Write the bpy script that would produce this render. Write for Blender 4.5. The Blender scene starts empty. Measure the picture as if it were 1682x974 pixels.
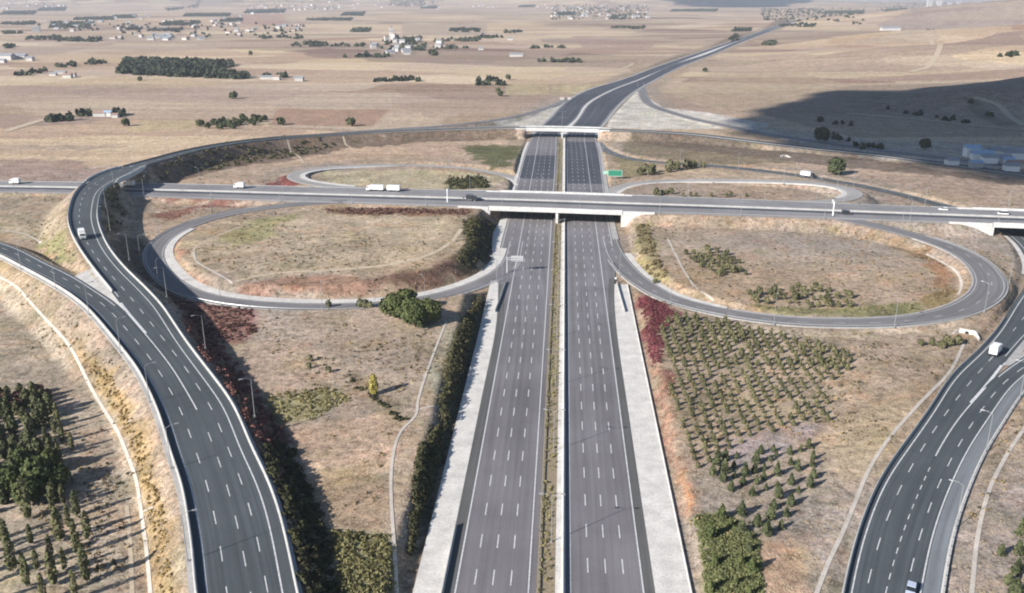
import bpy, bmesh, math, random
import numpy as np
from mathutils import Vector

random.seed(7)
RNG = np.random.default_rng(11)
sc = bpy.context.scene
C = sc.collection
PI = math.pi

# ------------------------------------------------------------------ camera
FPX, CXP, CYP = 1450.0, 841.0, 487.0
PITCH = math.atan(497.0 / FPX)
CAMH = 123.8 * math.cos(PITCH)
YAW = math.atan(88.0 * math.cos(PITCH) / FPX)
_f = Vector((-math.sin(YAW) * math.cos(PITCH), math.cos(YAW) * math.cos(PITCH), -math.sin(PITCH)))
_r = Vector((math.cos(YAW), math.sin(YAW), 0))
_u = _r.cross(_f)


def W(px, py, z=0.0):
    """point of the land at height z seen at a photo coordinate (survey from the photograph)"""
    d = _f * FPX + _r * (px - CXP) - _u * (py - CYP)
    t = (z - CAMH) / d.z
    return Vector((d.x * t, d.y * t, z))


cam_d = bpy.data.cameras.new("camera")
cam_d.sensor_width = 36.0
cam_d.lens = FPX / 1682.0 * 36.0
cam_d.clip_end = 60000
cam_d.clip_start = 1.0
cam = bpy.data.objects.new("camera", cam_d)
C.objects.link(cam)
cam.location = (0, 0, CAMH)
cam.rotation_euler = (PI / 2 - PITCH, 0, YAW)
sc.camera = cam

# ------------------------------------------------------------------ light
SUN_AZ = math.radians(40)           # shadows fall 40 deg forward of +X
SUN_EL = math.radians(28)
S = Vector((-math.cos(SUN_AZ) * math.cos(SUN_EL), -math.sin(SUN_AZ) * math.cos(SUN_EL), math.sin(SUN_EL)))
sd = bpy.data.lights.new("sun", 'SUN')
sd.energy = 5.0
sd.angle = math.radians(0.55)
sd.color = (1.0, 0.935, 0.865)
so = bpy.data.objects.new("sun", sd)
C.objects.link(so)
so.rotation_euler = S.to_track_quat('Z', 'Y').to_euler()
so.location = (0, 0, 300)
world = bpy.data.worlds.new("World")
sc.world = world
world.use_nodes = True
nt = world.node_tree
nt.nodes.clear()
sky = nt.nodes.new('ShaderNodeTexSky')
sky.sky_type = 'NISHITA'
sky.sun_disc = False
sky.sun_elevation = SUN_EL
sky.sun_rotation = math.atan2(S.x, S.y) % (2 * PI)
sky.air_density = 1.0
sky.dust_density = 0.4
sky.ozone_density = 3.0
bg = nt.nodes.new('ShaderNodeBackground')
bg.inputs['Strength'].default_value = 0.07
wo = nt.nodes.new('ShaderNodeOutputWorld')
nt.links.new(sky.outputs[0], bg.inputs[0])
nt.links.new(bg.outputs[0], wo.inputs[0])
sc.view_settings.view_transform = 'Standard'
sc.view_settings.look = 'None'
sc.view_settings.exposure = 0.86
sc.view_settings.gamma = 1.0
sc.cycles.use_denoising = True
sc.cycles.filter_width = 2.0
sc.cycles.max_bounces = 6
sc.cycles.volume_bounces = 0
sc.cycles.transparent_max_bounces = 8


# ------------------------------------------------------------------ materials
def newmat(name):
    m = bpy.data.materials.new(name)
    m.use_nodes = True
    n = m.node_tree
    b = n.nodes['Principled BSDF']
    return m, n, b


def mixc(n, fac, a, b, mode='MIX'):
    x = n.nodes.new('ShaderNodeMix')
    x.data_type = 'RGBA'
    x.blend_type = mode
    for i, v in ((0, fac), (6, a), (7, b)):
        if hasattr(v, 'links'):
            n.links.new(v, x.inputs[i])
        elif i == 0:
            x.inputs[0].default_value = v
        else:
            x.inputs[i].default_value = (*v, 1) if len(v) == 3 else v
    return x.outputs[2]


def noise(n, vec, scale, detail=4, rough=.6):
    t = n.nodes.new('ShaderNodeTexNoise')
    t.inputs['Scale'].default_value = scale
    t.inputs['Detail'].default_value = detail
    t.inputs['Roughness'].default_value = rough
    if vec is not None:
        n.links.new(vec, t.inputs['Vector'])
    return t


def ramp(n, src, stops):
    r = n.nodes.new('ShaderNodeValToRGB')
    e = r.color_ramp.elements
    while len(e) > 1:
        e.remove(e[-1])
    e[0].position = stops[0][0]
    e[0].color = (*stops[0][1], 1) if not isinstance(stops[0][1], float) else (stops[0][1],) * 3 + (1,)
    for p, c in stops[1:]:
        k = e.new(p)
        k.color = (*c, 1) if not isinstance(c, float) else (c, c, c, 1)
    n.links.new(src, r.inputs[0])
    return r.outputs[0]


def geo_pos(n):
    return n.nodes.new('ShaderNodeNewGeometry').outputs['Position']


def plain(name, col, rough=.7, metal=0.0, var=.12, scale=.6, spec=.3):
    m, n, b = newmat(name)
    p = geo_pos(n)
    t = noise(n, p, scale, 5)
    lo = tuple(c * (1 - var) for c in col)
    hi = tuple(min(1, c * (1 + var)) for c in col)
    n.links.new(ramp(n, t.outputs[0], [(.3, lo), (.7, hi)]), b.inputs['Base Color'])
    b.inputs['Roughness'].default_value = rough
    b.inputs['Metallic'].default_value = metal
    b.inputs['Specular IOR Level'].default_value = spec
    return m


def asphalt(name, col, streak=.24):
    m, n, b = newmat(name)
    uv = n.nodes.new('ShaderNodeUVMap').outputs[0]
    mp = n.nodes.new('ShaderNodeMapping')
    mp.inputs['Scale'].default_value = (.85, .009, 1)
    n.links.new(uv, mp.inputs[0])
    st = noise(n, mp.outputs[0], 1.0, 4, .65)
    p = geo_pos(n)
    big = noise(n, p, .035, 4, .6)
    fine = noise(n, p, 2.2, 3, .7)
    lo = tuple(c * (1 - streak) for c in col)
    hi = tuple(c * (1 + streak) for c in col)
    c1 = ramp(n, st.outputs[0], [(.3, lo), (.7, hi)])
    c2 = mixc(n, 1.0, c1, ramp(n, big.outputs[0], [(.3, .84), (.7, 1.12)]), 'MULTIPLY')
    c3 = mixc(n, 1.0, c2, ramp(n, fine.outputs[0], [(.25, .86), (.75, 1.1)]), 'MULTIPLY')
    # cross joints between paving days
    mp2 = n.nodes.new('ShaderNodeMapping')
    mp2.inputs['Scale'].default_value = (.0, .021, 1)
    n.links.new(uv, mp2.inputs[0])
    vo = n.nodes.new('ShaderNodeTexVoronoi')
    vo.voronoi_dimensions = '2D'
    vo.inputs['Scale'].default_value = 1
    n.links.new(mp2.outputs[0], vo.inputs['Vector'])
    sep = n.nodes.new('ShaderNodeSeparateColor')
    n.links.new(vo.outputs['Color'], sep.inputs[0])
    c4 = mixc(n, 1.0, c3, ramp(n, sep.outputs[0], [(.0, .93), (1., 1.05)]), 'MULTIPLY')
    n.links.new(c4, b.inputs['Base Color'])
    b.inputs['Roughness'].default_value = .8
    b.inputs['Specular IOR Level'].default_value = .25
    return m


def concrete(name, col, var=.17, joint=14.0):
    m, n, b = newmat(name)
    p = geo_pos(n)
    t = noise(n, p, .22, 5, .65)
    t2 = noise(n, p, 1.7, 4, .6)
    lo = tuple(c * (1 - var) for c in col)
    hi = tuple(min(.9, c * (1 + var)) for c in col)
    c1 = ramp(n, t.outputs[0], [(.3, lo), (.68, hi)])
    c2 = mixc(n, 1.0, c1, ramp(n, t2.outputs[0], [(.28, .76), (.55, 1.02)]), 'MULTIPLY')
    uv = n.nodes.new('ShaderNodeUVMap').outputs[0]
    sx = n.nodes.new('ShaderNodeSeparateXYZ')
    n.links.new(uv, sx.inputs[0])
    md = n.nodes.new('ShaderNodeMath')
    md.operation = 'PINGPONG'
    md.inputs[1].default_value = joint / 2
    n.links.new(sx.outputs[1], md.inputs[0])
    c3 = mixc(n, 1.0, c2, ramp(n, md.outputs[0], [(.0, .66), (.016, .7), (.024, 1.)]), 'MULTIPLY')
    n.links.new(c3, b.inputs['Base Color'])
    b.inputs['Roughness'].default_value = .85
    b.inputs['Specular IOR Level'].default_value = .2
    return m


def foliage(name, dark, light, scale=.9):
    m, n, b = newmat(name)
    p = geo_pos(n)
    t = noise(n, p, scale, 3, .7)
    oi = n.nodes.new('ShaderNodeObjectInfo')
    c1 = ramp(n, t.outputs[0], [(.3, dark), (.72, light)])
    c2 = mixc(n, 1.0, c1, ramp(n, oi.outputs['Random'], [(0., (.72, .75, .7)), (1., (1.3, 1.22, 1.15))]), 'MULTIPLY')
    n.links.new(c2, b.inputs['Base Color'])
    b.inputs['Roughness'].default_value = .75
    b.inputs['Specular IOR Level'].default_value = .15
    return m


M = {
    'asphalt_main': asphalt("asphalt_main", (.162, .155, .163)),
    'asphalt_new': asphalt("asphalt_new", (.068, .079, .087), .24),
    'asphalt_loop': asphalt("asphalt_loop", (.165, .16, .163)),
    'asphalt_cross': asphalt("asphalt_cross", (.215, .21, .215)),
    'asphalt_pale': asphalt("asphalt_pale", (.31, .295, .28)),
    'shoulder_dark': asphalt("asphalt_shoulder", (.105, .105, .103)),
    'shoulder_pale': asphalt("asphalt_pale_shoulder", (.17, .185, .2)),
    'asphalt_patch': asphalt("asphalt_patch", (.062, .066, .08), .34),
    'paint': plain("road_paint", (.52, .53, .53), .6, 0, .3, 1.6),
    'concrete': concrete("verge_concrete", (.53, .515, .485)),
    'concrete_grey': concrete("grey_concrete", (.34, .335, .325)),
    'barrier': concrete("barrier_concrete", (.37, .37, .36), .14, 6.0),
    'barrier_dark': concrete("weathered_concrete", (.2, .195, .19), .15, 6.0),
    'bridge': concrete("bridge_concrete", (.51, .51, .5), .14, 9.0),
    'channel': concrete("channel_concrete", (.46, .42, .37), .15, 4.0),
    'steel': plain("galvanised_steel", (.42, .43, .44), .45, .6, .1, 3),
    'lamp_metal': plain("lamp_metal", (.33, .34, .35), .5, .4, .06, 3),
    'lamp_glass': plain("lamp_glass", (.7, .7, .68), .2, 0, .04, 3, .5),
    'white_paint': plain("white_body_paint", (.74, .74, .73), .35, 0, .05, .8, .5),
    'dark_paint': plain("dark_body_paint", (.035, .038, .045), .3, 0, .1, .8, .5),
    'blue_paint': plain("pale_blue_body_paint", (.4, .45, .55), .3, 0, .05, .8, .5),
    'glass': plain("dark_glass", (.02, .025, .03), .1, 0, .05, 1, .6),
    'rubber': plain("tyre_rubber", (.02, .02, .02), .8, 0, .1, 4),
    'headlight': plain("headlight_lens", (.7, .7, .66), .15, 0, .05, 4, .6),
    'chassis': plain("chassis_metal", (.05, .05, .05), .6, .2, .1, 2),
    'sign_green': plain("sign_green", (.03, .2, .125), .45, 0, .08, 1),
    'sign_back': plain("sign_back_metal", (.55, .56, .57), .5, .3, .06, 1),
    'sign_white': plain("sign_white", (.75, .76, .75), .5, 0, .05, 1),
    'bark': plain("bark", (.12, .085, .06), .9, 0, .25, 2),
    'wall_white': plain("house_wall_white", (.47, .46, .44), .85, 0, .12, .05),
    'wall_bright': plain("house_wall_bright", (.72, .72, .7), .85, 0, .06, .05),
    'wall_grey': plain("house_wall_grey", (.38, .37, .37), .85, 0, .15, .05),
    'wall_cream': plain("house_wall_cream", (.5, .43, .36), .85, 0, .15, .05),
    'roof_tile': plain("roof_tile", (.27, .19, .155), .85, 0, .2, .1),
    'roof_grey': plain("roof_sheet", (.27, .28, .3), .6, .2, .15, .1),
    'roof_blue': plain("roof_blue_sheet", (.3, .4, .52), .5, .2, .1, .1),
    'window': plain("window_glass", (.05, .06, .075), .2, 0, .1, .3, .5),
    'leaf_orchard': foliage("leaf_orchard", (.058, .066, .035), (.17, .162, .088)),
    'leaf_pine': foliage("leaf_pine", (.032, .046, .025), (.1, .112, .055)),
    'leaf_poplar': foliage("leaf_poplar", (.05, .062, .03), (.15, .15, .075)),
    'leaf_green': foliage("leaf_green", (.045, .065, .024), (.12, .135, .055)),
    'leaf_yellow': foliage("leaf_yellow", (.19, .17, .04), (.33, .3, .09)),
    'leaf_shrub': foliage("leaf_shrub", (.03, .036, .02), (.095, .09, .045), .5),
    'leaf_red': foliage("leaf_red", (.09, .045, .042), (.19, .1, .088), .5),
    'leaf_olive': foliage("leaf_olive", (.13, .105, .055), (.27, .215, .125), .5),
    'leaf_grass': foliage("leaf_grass", (.11, .11, .05), (.24, .22, .11), .5),
    'leaf_grass_green': foliage("leaf_grass_green", (.075, .095, .042), (.17, .18, .085), .5),
    'leaf_grove': foliage("leaf_grove", (.042, .055, .03), (.135, .142, .07)),
    'leaf_straw': foliage("leaf_straw", (.22, .155, .07), (.38, .285, .14), .4),
    'leaf_far': foliage("leaf_far", (.03, .042, .03), (.07, .08, .05), .08),
    'tuft': foliage("dry_tuft", (.22, .17, .125), (.44, .36, .27), .35),
    'cloud': plain("cloud_white", (.8, .8, .82), 1, 0, .05, .002),
}


# ------------------------------------------------------------------ mesh helpers
class MB:
    def __init__(s):
        s.v, s.f, s.uv = [], [], []
        s.has_uv = False

    def quad_strip(s, L, R, uL=None, v0=None):
        """strip between two point lists; uv = metres across / along"""
        b = len(s.v)
        d = 0.0
        uvs = []
        for i, (a, c) in enumerate(zip(L, R)):
            if i:
                d += ((Vector(a) + Vector(c)) / 2 - (Vector(L[i - 1]) + Vector(R[i - 1])) / 2).length
            w = (Vector(c) - Vector(a)).length
            s.v += [tuple(a), tuple(c)]
            uvs.append((d, w))
        for i in range(len(L) - 1):
            k = b + 2 * i
            s.f.append((k, k + 1, k + 3, k + 2))
            s.uv.append([(0, uvs[i][0]), (uvs[i][1], uvs[i][0]), (uvs[i + 1][1], uvs[i + 1][0]), (0, uvs[i + 1][0])])

    def face(s, pts, uv=None):
        b = len(s.v)
        s.v += [tuple(p) for p in pts]
        s.f.append(tuple(range(b, b + len(pts))))
        s.uv.append(uv or [(0, 1.7)] * len(pts))

    def box(s, c, size, rz=0.0, taper=1.0):
        cx, cy, cz = c
        sx, sy, sz = size[0] / 2, size[1] / 2, size[2] / 2
        ca, sa = math.cos(rz), math.sin(rz)
        b = len(s.v)
        for z, k in ((-sz, 1.0), (sz, taper)):
            for x, y in ((-sx, -sy), (sx, -sy), (sx, sy), (-sx, sy)):
                x *= k
                y *= k
                s.v.append((cx + x * ca - y * sa, cy + x * sa + y * ca, cz + z))
        for f in ((3, 2, 1, 0), (4, 5, 6, 7), (0, 1, 5, 4), (1, 2, 6, 5), (2, 3, 7, 6), (3, 0, 4, 7)):
            s.f.append(tuple(b + i for i in f))
            s.uv.append([(0, 1.7)] * 4)

    def tube(s, p0, p1, r0, r1=None, n=6, cap=True):
        p0, p1 = Vector(p0), Vector(p1)
        r1 = r0 if r1 is None else r1
        d = (p1 - p0).normalized()
        a = d.cross(Vector((0, 0, 1)))
        if a.length < 1e-3:
            a = Vector((1, 0, 0))
        a.normalize()
        c = d.cross(a)
        b = len(s.v)
        for p, r in ((p0, r0), (p1, r1)):
            for i in range(n):
                t = 2 * PI * i / n
                s.v.append(tuple(p + a * (r * math.cos(t)) + c * (r * math.sin(t))))
        for i in range(n):
            j = (i + 1) % n
            s.f.append((b + i, b + j, b + n + j, b + n + i))
            s.uv.append([(0, 1.7)] * 4)
        if cap:
            s.f.append(tuple(b + i for i in reversed(range(n))))
            s.uv.append([(0, 1.7)] * n)
            s.f.append(tuple(b + n + i for i in range(n)))
            s.uv.append([(0, 1.7)] * n)

    def prism(s, prof, axis_pts):
        """sweep a 2-D profile [(across, up)] along points with normals [(p, n)]"""
        b = len(s.v)
        k = len(prof)
        d = 0
        ds = []
        for i, (p, nrm) in enumerate(axis_pts):
            if i:
                d += (Vector(p) - Vector(axis_pts[i - 1][0])).length
            ds.append(d)
            for (a, h) in prof:
                s.v.append((p[0] + nrm[0] * a, p[1] + nrm[1] * a, p[2] + h))
        for i in range(len(axis_pts) - 1):
            for j in range(k):
                q = (j + 1) % k
                s.f.append((b + i * k + j, b + i * k + q, b + (i + 1) * k + q, b + (i + 1) * k + j))
                s.uv.append([(0, ds[i]), (1, ds[i]), (1, ds[i + 1]), (0, ds[i + 1])])
        for base, order in ((b, range(k)), (b + (len(axis_pts) - 1) * k, range(k))):
            s.f.append(tuple(base + j for j in order))
            s.uv.append([(0, 1.7)] * k)

    def mesh(s, name, mat):
        me = bpy.data.meshes.new(name)
        me.from_pydata(s.v, [], s.f)
        ul = me.uv_layers.new(name="UVMap")
        flat = [c for f in s.uv for p in f for c in p]
        ul.data.foreach_set('uv', flat)
        me.materials.append(mat)
        me.update()
        return me

    def build(s, name, mat, parent=None):
        o = bpy.data.objects.new(name, s.mesh(name, mat))
        C.objects.link(o)
        if parent:
            o.parent = parent
        return o


def fix_normals(o):
    bm = bmesh.new()
    bm.from_mesh(o.data)
    bmesh.ops.recalc_face_normals(bm, faces=bm.faces)
    bm.to_mesh(o.data)
    bm.free()
    return o


def tag(o, label, cat, group=None, kind=None):
    o['label'] = label
    o['category'] = cat
    if group:
        o['group'] = group
    if kind:
        o['kind'] = kind
    return o


def struct(o, label=None):
    o['kind'] = 'structure'
    if label:
        o['label'] = label
    return o


def thing(name, loc, label, cat, group=None, rz=0.0):
    o = bpy.data.objects.new(name, None)
    o.empty_display_size = .5
    C.objects.link(o)
    o.location = loc
    o.rotation_euler = (0, 0, rz)
    return tag(o, label, cat, group)


def dup(root, loc, rz=0.0, scale=None, label=None, group=None):
    r = root.copy()
    C.objects.link(r)
    r.location = loc
    r.rotation_euler = (0, 0, rz)
    if scale is not None:
        r.scale = scale if hasattr(scale, '__len__') else (scale,) * 3
    if label:
        r['label'] = label
    if group:
        r['group'] = group
    for ch in root.children:
        c = ch.copy()
        C.objects.link(c)
        c.parent = r
        for g in ch.children:
            e = g.copy()
            C.objects.link(e)
            e.parent = c
    return r


# ------------------------------------------------------------------ curves
def spline(P, step):
    """Catmull-Rom through rows of P (n x k, first three are xyz), ~step metres"""
    P = np.asarray(P, float)
    n = len(P)
    out = []
    for i in range(n - 1):
        p0 = P[i - 1] if i else 2 * P[0] - P[1]
        p1, p2 = P[i], P[i + 1]
        p3 = P[i + 2] if i + 2 < n else 2 * P[-1] - P[-2]
        # centripetal-ish knots
        d1 = max(np.linalg.norm(p2[:2] - p1[:2]), 1e-3)
        d0 = max(np.linalg.norm(p1[:2] - p0[:2]), 1e-3)
        d2 = max(np.linalg.norm(p3[:2] - p2[:2]), 1e-3)
        m1 = d1 * ((p1 - p0) / d0 * d1 + (p2 - p1) / d1 * d0) / (d0 + d1)
        m2 = d1 * ((p2 - p1) / d1 * d2 + (p3 - p2) / d2 * d1) / (d1 + d2)
        k = max(1, int(d1 / step))
        for j in range(k):
            t = j / k
            out.append((2 * t**3 - 3 * t**2 + 1) * p1 + (t**3 - 2 * t**2 + t) * m1 + (-2 * t**3 + 3 * t**2) * p2 + (t**3 - t**2) * m2)
    out.append(P[-1])
    return np.array(out)


def smooth(A, k):
    A = A.copy()
    for _ in range(k):
        B = A.copy()
        B[1:-1] = .25 * A[:-2] + .5 * A[1:-1] + .25 * A[2:]
        A = B
    return A


class Road:
    """stations: ('e', Lx,Ly,Rx,Ry,z) edges in photo coords, ('c', x,y,z,w) centre, ('w', X,Y,z,w) world centre, ('we', XL,XR,Y,z)"""

    def __init__(s, st, step=3.0, sm=6, ext=0.0):
        cen, wid = [], []
        for q in st:
            if q[0] == 'e':
                a, b = W(q[1], q[2], q[5]), W(q[3], q[4], q[5])
                cen.append(((a.x + b.x) / 2, (a.y + b.y) / 2, q[5]))
                wid.append((a, b))
            elif q[0] == 'c':
                p = W(q[1], q[2], q[3])
                cen.append(tuple(p))
                wid.append(q[4])
            elif q[0] == 'w':
                cen.append((q[1], q[2], q[3]))
                wid.append(q[4])
            else:
                cen.append(((q[1] + q[2]) / 2, q[3], q[4]))
                wid.append((Vector((q[1], q[3], q[4])), Vector((q[2], q[3], q[4]))))
        cen = np.array(cen)
        rows = []
        for i, w in enumerate(wid):
            t = cen[min(i + 1, len(cen) - 1)][:2] - cen[max(i - 1, 0)][:2]
            t /= np.linalg.norm(t)
            nrm = np.array((-t[1], t[0]))            # to the left of travel
            if isinstance(w, tuple):
                a, b = w
                half = abs(np.dot(np.array((b.x - a.x, b.y - a.y)), nrm)) / 2
                half = max(half, 2.5)
            else:
                half = w / 2
            rows.append((*cen[i], half))
        if ext:
            a, b = np.array(rows[0]), np.array(rows[1])
            d = (a[:2] - b[:2]) / np.linalg.norm(a[:2] - b[:2])
            rows.insert(0, (a[0] + d[0] * ext, a[1] + d[1] * ext, a[2], a[3]))
        s.D = smooth(spline(rows, step), sm)
        s.finish()

    def finish(s):
        T = np.gradient(s.D[:, :2], axis=0)
        T /= np.linalg.norm(T, axis=1)[:, None]
        s.N = np.stack((-T[:, 1], T[:, 0]), 1)
        s.T = T
        seg = np.linalg.norm(np.diff(s.D[:, :2], axis=0), axis=1)
        s.len = np.concatenate(([0], np.cumsum(seg)))

    def off(s, lo, dz=0.0, i0=0, i1=None, frac=False):
        """points at offset lo from the LEFT edge (metres, positive to the right); frac: fraction of width"""
        i1 = len(s.D) if i1 is None else i1
        D, N = s.D[i0:i1], s.N[i0:i1]
        w = D[:, 3]
        a = (w - 2 * w * lo) if frac else (w - lo)
        if np.ndim(lo) and not frac:
            a = w - lo
        return np.column_stack((D[:, 0] + N[:, 0] * a, D[:, 1] + N[:, 1] * a, D[:, 2] + dz))

    def roff(s, ro, dz=0.0, i0=0, i1=None):
        """points at offset ro from the RIGHT edge, positive to the left (into the road)"""
        i1 = len(s.D) if i1 is None else i1
        D, N = s.D[i0:i1], s.N[i0:i1]
        a = -D[:, 3] + ro
        return np.column_stack((D[:, 0] + N[:, 0] * a, D[:, 1] + N[:, 1] * a, D[:, 2] + dz))

    def near(s, px, py, z=0.0):
        p = W(px, py, z)
        return int(np.argmin((s.D[:, 0] - p.x) ** 2 + (s.D[:, 1] - p.y) ** 2))

    def at_x(s, x):
        return int(np.argmin(abs(s.D[:, 0] - x)))


def pave(name, road, mat, dz=0.0, skirt=.5):
    m = MB()
    L, R = road.off(0, dz), road.roff(0, dz)
    m.quad_strip(L, R)
    m.quad_strip(L - (0, 0, skirt), L)
    m.quad_strip(R, R - (0, 0, skirt))
    return struct(m.build(name, mat))


def paint(road, parent, items, dz=.02):
    """items: (u fraction or ('l',m) or ('r',m), width, dash or None, i0, i1)"""
    m = MB()
    for it in items:
        where, wd, dash, i0, i1 = it
        i1 = len(road.D) if i1 is None else i1

        def line(o):
            if isinstance(where, tuple):
                return road.off(where[1] + o, dz, i0, i1) if where[0] == 'l' else road.roff(where[1] + o, dz, i0, i1)
            D, N = road.D[i0:i1], road.N[i0:i1]
            a = D[:, 3] * (1 - 2 * where) - o
            return np.column_stack((D[:, 0] + N[:, 0] * a, D[:, 1] + N[:, 1] * a, D[:, 2] + dz))
        A, B = line(-wd / 2), line(wd / 2)
        if len(A) < 2:
            continue
        if not dash:
            m.quad_strip(A, B)
        else:
            on, per, ph = dash
            s = road.len[i0:i1]
            k = math.floor((s[0] - ph) / per)
            while True:
                a, b = k * per + ph, k * per + ph + on
                k += 1
                if a > s[-1]:
                    break
                if a < s[0] or b > s[-1]:
                    continue
                tt = [a, (a + b) / 2, b]
                LA = np.column_stack([np.interp(tt, s, A[:, j]) for j in range(3)])
                LB = np.column_stack([np.interp(tt, s, B[:, j]) for j in range(3)])
                m.quad_strip(LA, LB)
    o = m.build('lane_marking', M['paint'], parent)
    o['kind'] = 'structure'
    return o


def resample(P, step):
    P = np.asarray(P, float)
    s = np.concatenate(([0], np.cumsum(np.linalg.norm(np.diff(P, axis=0), axis=1))))
    k = max(2, int(s[-1] / step) + 1)
    t = np.linspace(0, s[-1], k)
    return np.column_stack([np.interp(t, s, P[:, j]) for j in range(3)])


def nrm_of(P):
    T = np.gradient(P[:, :2], axis=0)
    T /= np.maximum(np.linalg.norm(T, axis=1), 1e-6)[:, None]
    return np.stack((-T[:, 1], T[:, 0]), 1)


JERSEY = [(-.32, -.25), (-.32, .08), (-.14, .38), (-.09, .95), (.09, .95), (.14, .38), (.32, .08), (.32, -.25)]


def barrier(P, label, h=1.0, mat='barrier', name='concrete_barrier', wid=1.0):
    P = resample(P, 3.0)
    N = nrm_of(P)
    m = MB()
    m.prism([(a * wid, b * h if b > 0 else b) for a, b in JERSEY], [(tuple(p), tuple(n)) for p, n in zip(P, N)])
    o = fix_normals(m.build(name, M[mat]))
    return tag(o, label, 'barrier')


def guard_rail(P, label):
    P = resample(P, 2.0)
    N = nrm_of(P)
    m = MB()
    m.prism([(-.05, .42), (-.05, .76), (.02, .76), (.05, .68), (0, .59), (.05, .5), (.02, .42)], [(tuple(p), tuple(n)) for p, n in zip(P, N)])
    o = fix_normals(m.build('guard_rail', M['steel']))
    q = MB()
    for p in P[::2]:
        q.box((p[0], p[1], p[2] + .1), (.12, .12, 1.0))
    c = q.build('post', M['steel'], o)
    c['kind'] = 'stuff'
    return tag(o, label, 'guard rail')


def verge(name, L, R, dz=.0, mat='concrete', lip=None):
    m = MB()
    L, R = np.asarray(L) + (0, 0, dz), np.asarray(R) + (0, 0, dz)
    m.quad_strip(L, R)
    m.quad_strip(L - (0, 0, .5), L)
    m.quad_strip(R, R - (0, 0, .5))
    return struct(m.build(name, M[mat]))


# ------------------------------------------------------------------ the roads
PER = 13.1
# ramp A: outer carriageway that climbs from the lower edge, over the cross road, round to the far bridge
A = Road([
    ('e', 424, 1060, 512, 1060, 6.6), ('e', 408.5, 974, 492, 974, 7.0), ('e', 395, 897, 476, 897, 7.4), ('e', 382, 840, 462, 840, 7.8),
    ('e', 367, 788, 443, 788, 8.2), ('e', 352, 743, 419.5, 743, 8.6), ('e', 337, 704, 404, 704, 9.0), ('e', 324, 673, 391, 673, 9.3),
    ('e', 303, 638, 367, 638, 9.7), ('e', 283, 605, 342, 605, 10.1), ('e', 248.5, 560, 308, 560, 11.2), ('e', 224, 531, 289, 531, 11.8),
    ('e', 203, 507, 273, 507, 12.4), ('e', 186, 484, 250, 482, 13.0), ('e', 150, 439, 206, 439, 14.0), ('e', 129, 408, 180, 406, 14.6),
    ('e', 117, 385, 169, 384, 14.9), ('e', 111, 364, 162, 363, 15), ('e', 114, 337, 162, 337, 15), ('e', 126, 313, 166, 319, 15),
    ('e', 142, 298.6, 182, 303, 15), ('e', 172, 282, 213, 288, 14.7), ('c', 222, 273, 14.2, 13.2), ('c', 262, 262, 13.4, 12.6),
    ('c', 310, 249, 12.4, 12), ('c', 380, 236, 11.2, 12), ('c', 440, 229, 10.2, 12), ('c', 540, 222, 8.6, 12), ('c', 620, 217, 8.0, 12),
    ('c', 720, 213, 7.6, 12), ('c', 840, 210, 7.5, 12), ('c', 930, 211, 7.5, 12), ('c', 1010, 213.5, 7.3, 12), ('c', 1130, 219.5, 6.2, 12),
    ('c', 1238, 232, 4.4, 12), ('c', 1340, 244, 3.0, 12), ('c', 1440, 254, 2.0, 12), ('c', 1560, 270, 1.2, 12), ('c', 1682, 287, 1, 12), ('c', 1850, 310, 1, 12)], 3.0, 8, 130)
# ramp B: joins A from the west
B = Road([
    ('e', 335, 1060, 424, 1060, 6.6), ('e', 318, 974, 408.5, 974, 7.0), ('e', 313, 897, 395, 897, 7.4), ('e', 304, 840, 382, 840, 7.8),
    ('e', 295, 788, 367, 788, 8.2), ('e', 277, 743, 352, 743, 8.6), ('e', 267, 704, 337, 704, 9.0), ('e', 256, 673, 324, 673, 9.3),
    ('e', 240, 638, 303, 638, 9.7), ('e', 222, 605, 283, 605, 10.1), ('e', 187, 560, 248.5, 560, 11.2), ('e', 162, 530, 224, 531, 11.8),
    ('e', 138, 504, 203, 507, 12.4), ('e', 115, 486, 174, 486, 12.4), ('e', 66, 456, 125, 455, 11.8), ('e', 33, 439, 80, 433, 11.2),
    ('e', 0, 422, 20, 403, 10.6), ('c', -45, 395, 9.8, 12.5), ('c', -120, 376, 9.2, 12.5), ('c', -220, 356, 8.5, 12.5)], 3.0, 8, 130)
# the cross road over the motorway
CR = Road([
    ('e', -420, 292.5, -420, 307, 5.4), ('e', -200, 296, -200, 312, 5.5), ('e', 0, 298.5, 0, 315.5, 5.6), ('e', 130, 300, 130, 318, 5.8), ('e', 240, 301.8, 240, 323, 6.2),
    ('e', 380, 304.6, 380, 327.5, 6.8), ('e', 500, 307.6, 500, 331.5, 7.2), ('e', 640, 311, 640, 336, 7.5), ('e', 800, 315, 800, 341, 7.5),
    ('e', 920, 318.2, 920, 345, 7.5), ('e', 1000, 321, 1000, 348, 7.5), ('e', 1160, 326.4, 1160, 352.5, 7.5), ('e', 1280, 331, 1280, 356.5, 7.5),
    ('e', 1440, 338, 1440, 361.5, 7.5), ('e', 1682, 347, 1682, 370.5, 7.5), ('e', 1900, 356, 1900, 380, 7.3), ('e', 2100, 364, 2100, 389, 7.0)], 4.0, 10)
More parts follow.
